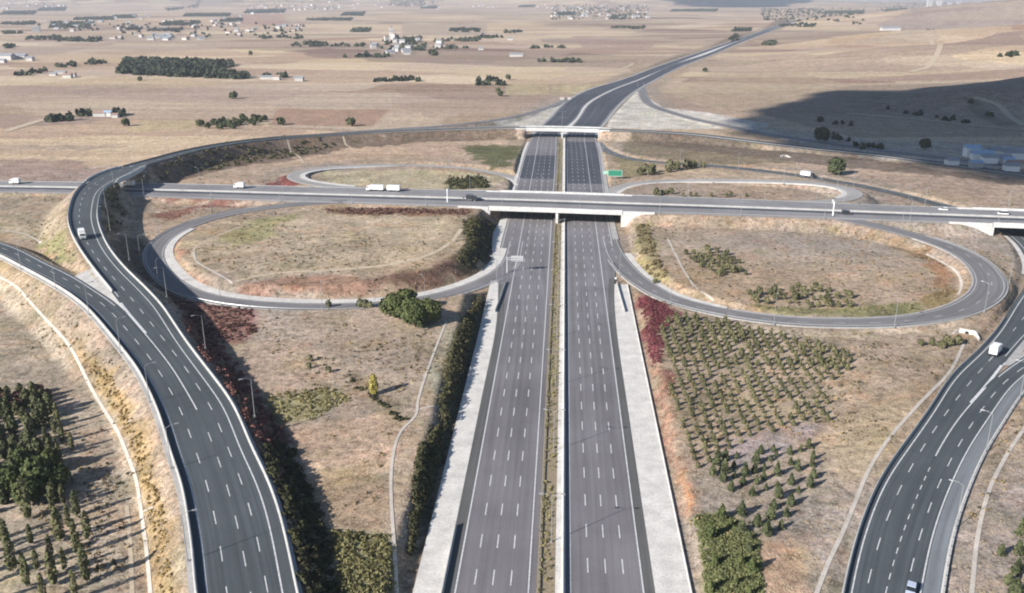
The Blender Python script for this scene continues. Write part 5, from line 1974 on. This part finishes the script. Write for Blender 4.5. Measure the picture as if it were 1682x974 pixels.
for px, py, s, t in ((1349, 233, 1.5, 'big dark tree in the cloud shade, right of the motorway'), (1519, 246, 1.1, 'dark tree in the cloud shade near the pale sheds'), (1372, 287, 1.45, 'dark green tree beside the descending ramp')):
    o = tree_proto('dark_tree', t, 'tree', None, M['leaf_pine'], 7.5, 3.6, 'round', 620, 1.0, .2, int(px))
    o.location = tuple(G(px, py))
    o.scale = (s, s, s)
# clump of trees in the near farmland
pl11 = Planter([tree_proto('field_tree', 'round dark tree in the small wood on the dry farmland, left', 'tree', 'trees of the small farmland wood', M['leaf_pine'], 6, 3.4, 'round', 110, 1.7, .3, 120 + s) for s in range(3)])
for x, y in rows_in([(318, 209), (350, 201), (385, 197), (435, 196), (435, 203), (385, 212), (345, 213)], 9.0, 10.0, .3, 3, .3, rr):
    pl11.put(on_land(x, y), rr.uniform(.6, 1.15))
for px, py in ((412, 91), (384, 162), (230, 133), (207, 207), (835, 131), (818, 152), (822, 158), (462, 205), (577, 207), (1158, 118)):
    pl11.put(tuple(G(px, py)), rr.uniform(.8, 1.3), 'single dark tree standing alone in open farmland', 'lone trees in the farmland')
pl11.done()


# stuff: far woods and tree lines, one object each
def far_wood(poly, dens, hh, rr_, label, nm='wood', seed=0):
    rng = np.random.default_rng(seed)
    P = [G(a, b) for a, b in poly]
    xs, ys_ = [p.x for p in P], [p.y for p in P]
    area = (max(xs) - min(xs)) * (max(ys_) - min(ys_))
    n = int(min(2600, max(16, area * dens)))
    X = np.column_stack((rng.uniform(min(xs), max(xs), n), rng.uniform(min(ys_), max(ys_), n)))
    X = X[inpoly(X[:, 0], X[:, 1], P)]
    if nm == 'treeline' and len(X) > 20:
        X = X[vnoise(X[:, 0], X[:, 1], 38, seed % 7) + rng.random(len(X)) * .25 > .5]
    if len(X) == 0:
        return
    Z = H(X[:, 0], X[:, 1])
    out = []
    per = 16
    for (x, y), z in zip(X, Z):
        s = rng.uniform(.4, 1.25)

        def pr(t, s=s):
            return rr_ * s * np.sqrt(np.clip(1 - (2 * t - .8) ** 2 / 1.5, .05, 1)), t * hh * s
        out.append(blob(per, pr, rr_ * 1.1, rng) + np.array((x, y, z)))
    o = bpy.data.objects.new(nm, quads_mesh(nm, np.concatenate(out), M['leaf_far']))
    C.objects.link(o)
    tag(o, label, 'wood', None, 'stuff')


far_wood([(192, 119), (208, 99), (250, 100), (380, 105), (381, 111), (345, 116), (406, 124), (405, 131), (300, 127), (195, 122)], .03, 5.5, 4.2, 'large dark green rectangular plantation on the farmland, upper left', 'wood', 1)
for k, pl_ in enumerate(([(1586, 160), (1598, 160), (1632, 192), (1622, 194)], [(1452, 176), (1520, 186), (1590, 200), (1586, 203), (1500, 191), (1448, 179)], [(1330, 196), (1400, 204), (1398, 207), (1330, 200)], [(1400, 238), (1450, 244), (1440, 250), (1396, 243)], [(1330, 214), (1370, 222), (1420, 234), (1410, 238), (1350, 226)])):
    far_wood(pl_, .008, 2.2, 2.6, 'dark scrub added to mark a fold of the shaded hillside, far right', 'scrub', 400 + k)  # added so its dark tone draws folds that the flat shade hides
LINES = [(40, 61, 100, 66), (95, 63, 168, 69), (0, 36, 60, 41), (80, 36, 150, 46), (60, 12, 110, 18), (180, 25, 225, 30), (265, 35, 330, 42), (0, 74, 25, 80), (0, 52, 40, 56), (140, 102, 175, 106), (90, 106, 125, 111), (48, 117, 82, 121),
         (205, 45, 235, 50), (480, 70, 540, 77), (540, 72, 600, 80), (575, 47, 610, 53), (735, 47, 790, 53), (655, 62, 692, 72), (655, 72, 700, 84), (715, 64, 790, 69), (720, 76, 778, 81), (700, 76, 720, 92), (825, 51, 858, 56), (870, 77, 930, 80),
         (910, 20, 945, 25), (1000, 25, 1030, 32), (775, 132, 832, 134), (775, 139, 830, 141), (615, 131, 690, 135), (640, 60, 656, 80), (1195, 58, 1215, 68), (1200, 47, 1235, 52), (1250, 68, 1275, 75), (1640, 90, 1670, 94), (130, 188, 150, 191), (72, 196, 120, 200), (185, 187, 205, 191), (430, 125, 445, 128), (450, 125, 472, 128),
         (400, 15, 470, 22), (690, 10, 720, 14), (270, 8, 330, 13), (560, 20, 600, 26), (1450, 14, 1490, 20), (640, 4, 700, 9), (850, 8, 880, 12), (20, 4, 90, 10), (360, 30, 400, 36), (300, 22, 380, 27), (120, 28, 190, 33), (0, 18, 60, 24), (240, 48, 300, 53), (500, 30, 580, 34), (430, 60, 500, 64), (560, 92, 640, 95), (780, 60, 830, 63), (1100, 15, 1180, 19), (1350, 18, 1420, 22), (1520, 28, 1600, 33), (1280, 40, 1340, 45), (1000, 44, 1060, 48), (880, 100, 960, 103), (300, 100, 330, 103), (20, 122, 70, 125)]
for k, (x0, y0, x1, y1) in enumerate(LINES):
    far_wood([(x0, y1), (x0 + 6, y0 + 1), (x1, y0), (x1 - 4, y1)], .006, 4.5, 4.0, 'dark line of trees between far fields at the upper %s' % ('left' if x0 < 500 else 'middle' if x0 < 1000 else 'right'), 'treeline', 200 + k)


for k, (x0, y0, x1, y1) in enumerate([(405, 3, 560, 15), (640, 3, 720, 12), (905, 8, 1065, 32), (0, 3, 110, 12), (60, 36, 170, 52), (600, 66, 690, 92), (180, 40, 340, 66), (340, 38, 500, 62), (1440, 6, 1682, 20), (1250, 14, 1420, 40)]):
    far_wood([(x0, y1), (x0, y0), (x1, y0), (x1, y1)], .00022, 5, 4.5, 'scattered dark trees between the far houses near the top edge', 'treeline', 300 + k)


def shrubs(poly, n, r, hgt, mat, label, nm, seed, per=40, avoid=.8, sz=.5):
    rng = np.random.default_rng(seed)
    P = [G(a, b) for a, b in poly]
    xs, ys_ = [p.x for p in P], [p.y for p in P]
    X = np.column_stack((rng.uniform(min(xs), max(xs), n * 4), rng.uniform(min(ys_), max(ys_), n * 4)))
    X = X[inpoly(X[:, 0], X[:, 1], P)]
    X = X[off_road(X, avoid)][:n]
    out = []
    Z = H(X[:, 0], X[:, 1])
    for (x, y), z in zip(X, Z):
        s = rng.uniform(.55, 1.25)

        def pr(t, s=s):
            return r * s * np.sqrt(np.clip(1 - t ** 2 * .95, .05, 1)), t * hgt * s
        out.append(blob(per, pr, sz, rng) + np.array((x, y, z - .1)))
    o = bpy.data.objects.new(nm, quads_mesh(nm, np.concatenate(out), mat))
    C.objects.link(o)
    tag(o, label, 'shrubs', None, 'stuff')


DM = dmin_road.reshape(ny, nx)


def off_road(X, d):
    i = np.clip(np.searchsorted(Xc, X[:, 0]), 0, nx - 1)
    j = np.clip(np.searchsorted(Yc, X[:, 1]), 0, ny - 1)
    return DM[j, i] > d


shrubs([(800, 478), (812, 475), (800, 540), (775, 640), (755, 690), (725, 690), (724, 668), (736, 600), (752, 545), (790, 490)], 260, 1.5, 2.2, M['leaf_shrub'], 'dense dark green shrubs on the shaded slope left of the motorway', 'shrubbery', 1)
shrubs([(725, 695), (757, 690), (735, 800), (708, 990), (690, 990), (685, 800), (690, 740)], 220, 1.1, 1.2, M['leaf_shrub'], 'low dark scrub on the shaded slope left of the motorway, nearer part', 'shrubbery', 2)
shrubs([(300, 520), (350, 555), (400, 610), (450, 685), (470, 720), (430, 735), (400, 690), (355, 615), (310, 550)], 300, 1.1, .9, M['leaf_red'], 'dark red brown scrub on the slope right of the left ramp, upper part', 'shrubbery', 3)
shrubs([(450, 715), (480, 740), (520, 830), (545, 900), (555, 990), (500, 990), (480, 900), (450, 800), (430, 735)], 330, 1.2, 1.2, M['leaf_shrub'], 'dark green scrub on the slope right of the left ramp, nearer part', 'shrubbery', 4)
shrubs([(690, 735), (742, 715), (728, 830), (708, 990), (666, 990), (676, 850)], 420, 1.2, 1.3, M['leaf_shrub'], 'dark scrub covering the foot of the shaded slope left of the motorway', 'shrubbery', 21)
shrubs([(758, 365), (808, 368), (812, 400), (800, 430), (770, 440), (750, 430), (768, 400)], 150, 1.4, 1.6, M['leaf_shrub'], 'dark scrub on the bank at the right end of the left loop', 'shrubbery', 5)
shrubs([(735, 296), (790, 291), (805, 308), (735, 311)], 60, 2.2, 2.4, M['leaf_shrub'], 'dark green thicket inside the far left loop', 'shrubbery', 6, 30, .8, .9)
shrubs([(170, 380), (178, 318), (200, 310), (205, 345), (192, 388)], 90, 1.4, 1.6, M['leaf_shrub'], 'brownish scrub on the inner bank below the left ramp bridge', 'shrubbery', 7)
shrubs([(270, 268), (400, 243), (500, 233), (560, 230), (560, 240), (480, 258), (400, 270), (300, 293), (256, 296)], 260, 1.6, 1.2, M['leaf_shrub'], 'dark scrub on the bank of the far curved ramp', 'shrubbery', 8, 24, .8, .9)
shrubs([(1045, 370), (1068, 366), (1075, 415), (1100, 462), (1065, 450), (1048, 410)], 90, 1.1, 1.1, M['leaf_olive'], 'olive dry bushes on the bank at the left end of the right loop', 'shrubbery', 9)
shrubs([(130, 570), (185, 620), (240, 730), (272, 850), (290, 990), (268, 990), (244, 830), (205, 700), (150, 610)], 1900, .5, .22, M['leaf_straw'], 'yellow brown dry bushes on the bank left of the left ramp', 'shrubbery', 10, 24, .8, .4)
shrubs([(545, 872), (640, 880), (648, 990), (558, 990)], 420, .75, .6, M['leaf_grass'], 'grey green weeds in the corner of the dry field, lower middle', 'weeds', 11, 24, .8, .4)
shrubs([(440, 650), (540, 635), (575, 655), (510, 690), (448, 695)], 200, .7, .5, M['leaf_grass'], 'pale green weed patch in the middle of the dry field', 'weeds', 12, 18, .8, .4)
shrubs([(1142, 850), (1190, 845), (1245, 880), (1255, 990), (1165, 990)], 1100, .7, .3, M['leaf_grass_green'], 'green undergrowth between the young trees beside the right verge', 'undergrowth', 13, 24, .8, .4)
shrubs([(580, 625), (640, 670), (672, 690), (655, 690), (600, 650), (570, 630)], 60, .9, .7, M['leaf_shrub'], 'dark weeds along the small ditch below the yellow poplar', 'weeds', 14)
shrubs([(535, 343), (770, 345), (770, 354), (535, 352)], 220, .9, 1.0, M['leaf_red'], 'reddish brown scrub on the bank below the cross road, left of the bridge', 'shrubbery', 15, 20)
shrubs([(262, 482), (330, 497), (415, 507), (422, 545), (380, 565), (340, 555)], 420, .8, .25, M['leaf_red'], 'maroon weeds on the flat beside the left loop', 'weeds', 16, 20)
shrubs([(1048, 490), (1110, 509), (1110, 526), (1092, 540), (1086, 598), (1072, 598)], 420, .7, .22, plain("maroon_leaf", (.115, .034, .042), .8, 0, .3, 1.0), 'maroon ground cover in the corner right of the motorway', 'ground_cover', 17, 20, .4, .4)
def scrub(n, mat, label, nm, seed, y1=520, r=.45, thr=.5):
    rng = np.random.default_rng(seed)
    Y = 150 + rng.random(n * 5) ** 1.3 * (y1 - 150)
    X = np.column_stack(((rng.random(n * 5) * 2 - 1) * (Y * .62 + 15), Y))
    X = X[off_road(X, 1.5)]
    X = X[vnoise(X[:, 0], X[:, 1], 22, 41) * .6 + vnoise(X[:, 0], X[:, 1], 7, 42) * .4 > thr][:n]
    Z = H(X[:, 0], X[:, 1])
    out = []
    for (x, y), z in zip(X, Z):
        q = rng.uniform(.4, 1.3)

        def pr(t, q=q):
            return r * q * np.sqrt(np.clip(1 - t ** 2 * .9, .05, 1)), t * r * 1.1 * q
        out.append(blob(11, pr, .32 * q, rng) + np.array((x, y, z - .03)))
    o = bpy.data.objects.new(nm, quads_mesh(nm, np.concatenate(out), mat))
    C.objects.link(o)
    tag(o, label, 'scrub', None, 'stuff')


scrub(2600, M['leaf_olive'], 'small olive brown weeds scattered over the dry open land', 'weeds', 51)
scrub(1500, M['leaf_shrub'], 'small dark bushes dotted over the dry open land', 'scrub', 52, 560, .42, .54)

# planted median
ymed = np.arange(140, 745, 2.2)
rng = np.random.default_rng(77)
out = []
for y in ymed:
    for _ in range(4):
        x = rng.uniform(-3.2, -.3)
        if rng.random() < .15 + .5 * (vnoise(np.array([x * 9]), np.array([y]), 14, 61)[0] > .55):
            continue
        s = rng.uniform(.35, .8)

        def pr(t, s=s):
            return .8 * s * np.sqrt(np.clip(1 - t ** 2 * .9, .05, 1)), t * 1.0 * s
        out.append(blob(16, pr, .3, rng) + np.array((x, y + rng.uniform(-1, 1), .02)))
o = bpy.data.objects.new('median_weeds', quads_mesh('median_weeds', np.concatenate(out), M['leaf_grass']))
C.objects.link(o)
tag(o, 'low dry weeds growing in the strip between the motorway carriageways', 'weeds', None, 'stuff')

# dry grass tufts over the near land
NT = 75000
rng = np.random.default_rng(5)
Yt = 150 + (rng.random(NT) ** 1.7) * 330
Xt = (rng.random(NT) * 2 - 1) * (Yt * .62 + 15)
X = np.column_stack((Xt, Yt))
X = X[off_road(X, .9)]
keep = vnoise(X[:, 0], X[:, 1], 6, 31) + rng.random(len(X)) * .6 > .62
X = X[keep]
Z = H(X[:, 0], X[:, 1])
n = len(X)
hh = rng.uniform(.05, .2, n)
ww = rng.uniform(.18, .5, n)
base = np.column_stack((X, Z - .04))
apex = base + np.column_stack((rng.normal(size=(n, 2)) * .08, hh))
th0 = rng.random(n) * PI
V = []
for a in range(4):
    t0, t1 = th0 + a * PI / 2, th0 + (a + 1) * PI / 2
    p0 = base + np.column_stack((np.cos(t0), np.sin(t0), np.zeros(n))) * ww[:, None]
    p1 = base + np.column_stack((np.cos(t1), np.sin(t1), np.zeros(n))) * ww[:, None]
    V.append(np.stack((p0, p1, apex + (p1 - base) * .15, apex + (p0 - base) * .15), 1))
V = np.concatenate(V).reshape(-1, 3)
o = bpy.data.objects.new('dry_grass', quads_mesh('dry_grass', V, M['tuft']))
C.objects.link(o)
tag(o, 'dry straw coloured grass tufts over the open land', 'grass', None, 'stuff')


# ------------------------------------------------------------------ far buildings
def house(px, py, w, d, h, rz, wall, roof, label, group, kind='gable', cat='house', nm='house', rows=0):
    p = G(px, py)
    root = thing(nm, (p.x, p.y, p.z - .3), label, cat, group, rz)
    m = MB()
    m.box((0, 0, h / 2), (w, d, h))
    m.build('wall', M[wall], root)
    m = MB()
    if kind == 'gable':
        e = .5
        rh = d * .28
        A_, B_ = w / 2 + e, d / 2 + e
        m.face([(-A_, -B_, h - .1), (A_, -B_, h - .1), (A_, 0, h + rh), (-A_, 0, h + rh)])
        m.face([(A_, B_, h - .1), (-A_, B_, h - .1), (-A_, 0, h + rh), (A_, 0, h + rh)])
        m.face([(-A_, -B_, h - .1), (-A_, 0, h + rh), (-A_, B_, h - .1)])
        m.face([(A_, -B_, h - .1), (A_, B_, h - .1), (A_, 0, h + rh)])
    else:
        m.box((0, 0, h + .2), (w + .5, d + .5, .5))
    m.build('roof', M[roof], root)
    if rows:
        for s in range(rows):
            m = MB()
            z = 1.7 + s * 3.0
            for x in np.arange(-w / 2 + 1.6, w / 2 - 1, 3.0):
                m.box((x, -d / 2 - .02, z), (1.3, .08, 1.3))
            m.build('window', M['window'], root)
    return root


hr = random.Random(21)


def village(x0, y0, x1, y1, n, label, group, size=(9, 15), hgt=(4, 9), pale=.6):
    for _ in range(n):
        px, py = hr.uniform(x0, x1), hr.uniform(y0, y1)
        w = hr.uniform(*size)
        house(px, py, w, w * hr.uniform(.6, .9), hr.uniform(*hgt), hr.uniform(-.5, .5), hr.choice(['wall_white', 'wall_grey', 'wall_cream'] if hr.random() > pale else ['wall_white']),
              hr.choice(['roof_tile', 'roof_grey', 'roof_grey', 'roof_grey']), label, group)


village(405, 2, 560, 14, 30, 'pale house in the far town at the top edge, left of the middle', 'houses of the far town, left of the middle', (14, 24), (8, 16), .7)
village(640, 3, 720, 11, 14, 'pale house in the far hamlet at the top edge, middle', 'houses of the far hamlet, middle', (14, 22), (8, 14))
village(905, 8, 1065, 32, 46, 'pale house in the village near the top edge above the motorway bend', 'houses of the village above the motorway bend', (10, 20), (5, 12))
village(0, 3, 110, 12, 14, 'pale house far away at the upper left corner', 'houses at the upper left corner', (14, 24), (8, 14))
village(150, 26, 400, 50, 26, 'pale house in the loose far village, upper left', 'houses of the loose far village, upper left', (12, 22), (4, 9), .6)
village(560, 4, 640, 14, 12, 'pale far house between town and hamlet at the top edge', 'houses between town and hamlet', (14, 22), (6, 12), .6)
village(720, 5, 900, 14, 14, 'pale far house at the top edge above the long white shed', 'far houses above the long white shed', (14, 22), (6, 10), .6)
village(60, 36, 170, 52, 9, 'pale farm building among tree lines, upper left', 'farm buildings among tree lines', (12, 24), (4, 7))
village(180, 44, 236, 66, 8, 'pale farmhouse beside the far tree rows, upper left', 'farmhouses beside the far tree rows', (10, 18), (4, 7))
village(245, 58, 335, 66, 12, 'low white farm shed in the row above the dark plantation', 'white sheds above the plantation', (14, 30), (4, 6), .9)
village(360, 44, 425, 58, 9, 'pale farmhouse right of the far red field', 'farmhouses by the far red field', (10, 18), (4, 7))
village(455, 42, 495, 54, 7, 'white farmhouse in the small group below the far town', 'white farmhouses below the far town', (10, 22), (5, 8), .9)
village(600, 68, 780, 92, 12, 'pale building among the dark trees, upper middle', 'buildings among the trees, upper middle', (10, 20), (5, 9), .8)
village(634, 46, 652, 86, 7, 'pale tower block in the column left of the trees, upper middle', 'pale blocks left of the trees', (9, 12), (12, 18), 1)
for px, py, w, d, h, t in ((12, 98, 26, 16, 8, 'big white farm hall at the left edge'), (34, 97, 24, 14, 7, 'white farm hall second from the left edge'), (50, 100, 12, 10, 6, 'small white hall right of the two big halls'), (4, 103, 14, 9, 5, 'low white shed in front of the big halls'),
                           (112, 128, 12, 9, 5, 'white farmhouse left of the dark plantation'), (120, 126, 9, 7, 5, 'small white house beside the farmhouse left of the plantation'), (100, 121, 18, 6, 3, 'low grey farm shed behind the white farmhouse'), (88, 124, 10, 6, 3, 'small low shed furthest left of the plantation farm'),
                           (440, 130, 20, 7, 4, 'long low white shed right of the dark plantation'), (455, 131, 9, 8, 5, 'white house between bushes right of the plantation'), (492, 133, 12, 8, 5, 'grey roofed house, right end of the shed row'),
                           (165, 191, 12, 7, 4, 'pale long barn on the dry farmland left of the small wood'), (178, 191, 9, 6, 4.5, 'bluish roofed barn on the dry farmland'), (190, 193, 6, 5, 3.5, 'small hut beside the barns on the dry farmland'),
                           (848, 93, 26, 9, 5, 'long white shed alone in the upper middle farmland'), (838, 66, 14, 9, 5, 'pale shed above the long white shed'), (790, 82, 12, 8, 4, 'small pale shed left of the long white shed'), (1462, 50, 62, 20, 8, 'long white hall below the far towers, upper right'),
                           (923, 163, 5, 4, 3, 'tiny white hut left of the far motorway'), (935, 163, 4, 4, 3, 'tiny white hut nearest the far motorway')):
    house(px, py, w, d, h, hr.uniform(-.15, .15), 'wall_white' if 'grey' not in t else 'wall_grey', 'roof_grey' if ('hall' in t or 'shed' in t or 'grey' in t) else ('roof_blue' if 'bluish' in t else 'roof_tile'), t, None, 'gable', 'building', 'farm_building')
for px, py, w, h, t in ((1526, 11, 46, 60, 'left one of the twin white tower blocks at the top edge'), (1542, 11, 48, 55, 'right one of the twin white tower blocks at the top edge'), (1560, 9, 40, 30, 'grey block right of the twin towers'), (1575, 8, 46, 34, 'second grey block right of the twin towers'),
                        (1606, 6, 60, 28, 'dark roofed block near the top right corner'), (1630, 7, 50, 26, 'white block near the top right corner'), (1655, 6, 60, 26, 'last pale block at the top right corner')):
    house(px, py, w, 26, h, hr.uniform(-.1, .1), 'wall_white' if 'white' in t or 'pale' in t else 'wall_grey', 'roof_grey', t, None, 'flat', 'building', 'apartment_block', int(h / 3) - 1)
for px, py, w, d, h, wl, rf, t in ((1632, 258, 9, 8, 6, 'wall_bright', 'roof_grey', 'white two storey house behind the low long shed, right edge'), (1648, 256, 10, 8, 5, 'wall_bright', 'roof_blue', 'pale blue house behind the big white hall'), (1660, 280, 9, 7, 4, 'wall_bright', 'roof_grey', 'white hut in front of the cream tiled house'), (1595, 257, 10, 9, 7, 'wall_bright', 'roof_blue', 'white house tallest of the shaded sheds at the right edge'), (1611, 262, 14, 9, 5, 'wall_bright', 'roof_blue', 'pale blue roofed shed in the cloud shade'), (1624, 268, 10, 8, 5, 'wall_bright', 'roof_grey', 'white shed in front of the pale blue one'),
                                   (1640, 266, 16, 8, 4, 'wall_bright', 'roof_grey', 'low long white shed in the cloud shade'), (1668, 262, 20, 12, 6, 'wall_bright', 'roof_grey', 'big white hall at the right picture edge'), (1672, 276, 14, 8, 4, 'wall_cream', 'roof_tile', 'cream house with tile roof at the right picture edge'),
                                   (1563, 271, 8, 6, 4, 'wall_bright', 'roof_grey', 'small white hut alone left of the shaded sheds'), (1602, 275, 8, 6, 4, 'wall_grey', 'roof_blue', 'grey hut below the shaded white house'), (1655, 270, 7, 6, 4, 'wall_bright', 'roof_blue', 'small blue roofed hut beside the big white hall')):
    house(px, py, w, d, h, hr.uniform(-.2, .2), wl, rf, t, None, 'gable', 'building', 'shed')


# ------------------------------------------------------------------ clouds (above and behind the camera; they throw the shade on the far right)
def cloud(outline, alt, label, seed, thick):
    """outline: where its shadow lies on the land"""
    rng = np.random.default_rng(seed)
    sh = Vector((S.x / S.z * alt, S.y / S.z * alt))
    P = [(W(a, b).x + sh.x, W(a, b).y + sh.y) for a, b in outline] if outline[0][0] is not None else None
    xs, ys_ = [p[0] for p in P], [p[1] for p in P]
    bm = bmesh.new()
    wdt = max(max(xs) - min(xs), max(ys_) - min(ys_))
    r = wdt * .075
    n = 0
    tries = 0
    while n < 260 and tries < 9000:
        tries += 1
        x, y = rng.uniform(min(xs), max(xs)), rng.uniform(min(ys_), max(ys_))
        if not inpoly(np.array([x]), np.array([y]), P)[0]:
            continue
        s = r * rng.uniform(.5, 1.0)
        ret = bmesh.ops.create_icosphere(bm, subdivisions=2, radius=s)
        for v in ret['verts']:
            k = 1 + .12 * math.sin(v.co.x / s * 5 + n) * math.cos(v.co.y / s * 4 + n)
            v.co = Vector((v.co.x * k + x, v.co.y * k + y, v.co.z * k * thick + alt + rng.uniform(-.1, .1) * r))
        n += 1
    me = bpy.data.meshes.new('cloud')
    bm.to_mesh(me)
    bm.free()
    for p in me.polygons:
        p.use_smooth = True
    me.materials.append(M['cloud'])
    o = bpy.data.objects.new('cloud', me)
    C.objects.link(o)
    o['kind'] = 'structure'
    o['label'] = label
    return o


cloud([(1290, 192), (1330, 176), (1415, 156), (1470, 158), (1530, 150), (1600, 152), (1690, 140), (1950, 135), (2100, 150), (2100, 290), (1900, 296), (1682, 281), (1500, 260), (1370, 236), (1285, 218)], 900, 'white fair weather cloud', 3, .5)
cloud([(1150, 4), (1310, 5), (1290, 9), (1200, 12), (1140, 8)], 1500, 'white fair weather cloud', 4, .4)
cloud([(-60, 3), (100, 4), (90, 9), (-60, 10)], 1500, 'white fair weather cloud', 5, .4)

# ------------------------------------------------------------------ haze
m = bpy.data.materials.new("haze_air")
m.use_nodes = True
n = m.node_tree
n.nodes.clear()
pv = n.nodes.new('ShaderNodeVolumePrincipled')
pv.inputs['Color'].default_value = (.8, .87, 1.0, 1)
pv.inputs['Density'].default_value = 6e-5
pv.inputs['Anisotropy'].default_value = .1
ou = n.nodes.new('ShaderNodeOutputMaterial')
n.links.new(pv.outputs[0], ou.inputs['Volume'])
zmin = float(gh.min()) - 1.0
zmax = max(CAMH + 3, float(gh.max()) + 70)
mb = MB()
mb.box((0, (Yc[0] + Yc[-1]) / 2, (zmin + zmax) / 2), (2 * (Xc[-1] + 50), Yc[-1] - Yc[0] + 100, zmax - zmin))
hz = mb.build('haze', m)
hz['kind'] = 'stuff'
hz['label'] = 'thin pale blue haze over the land'
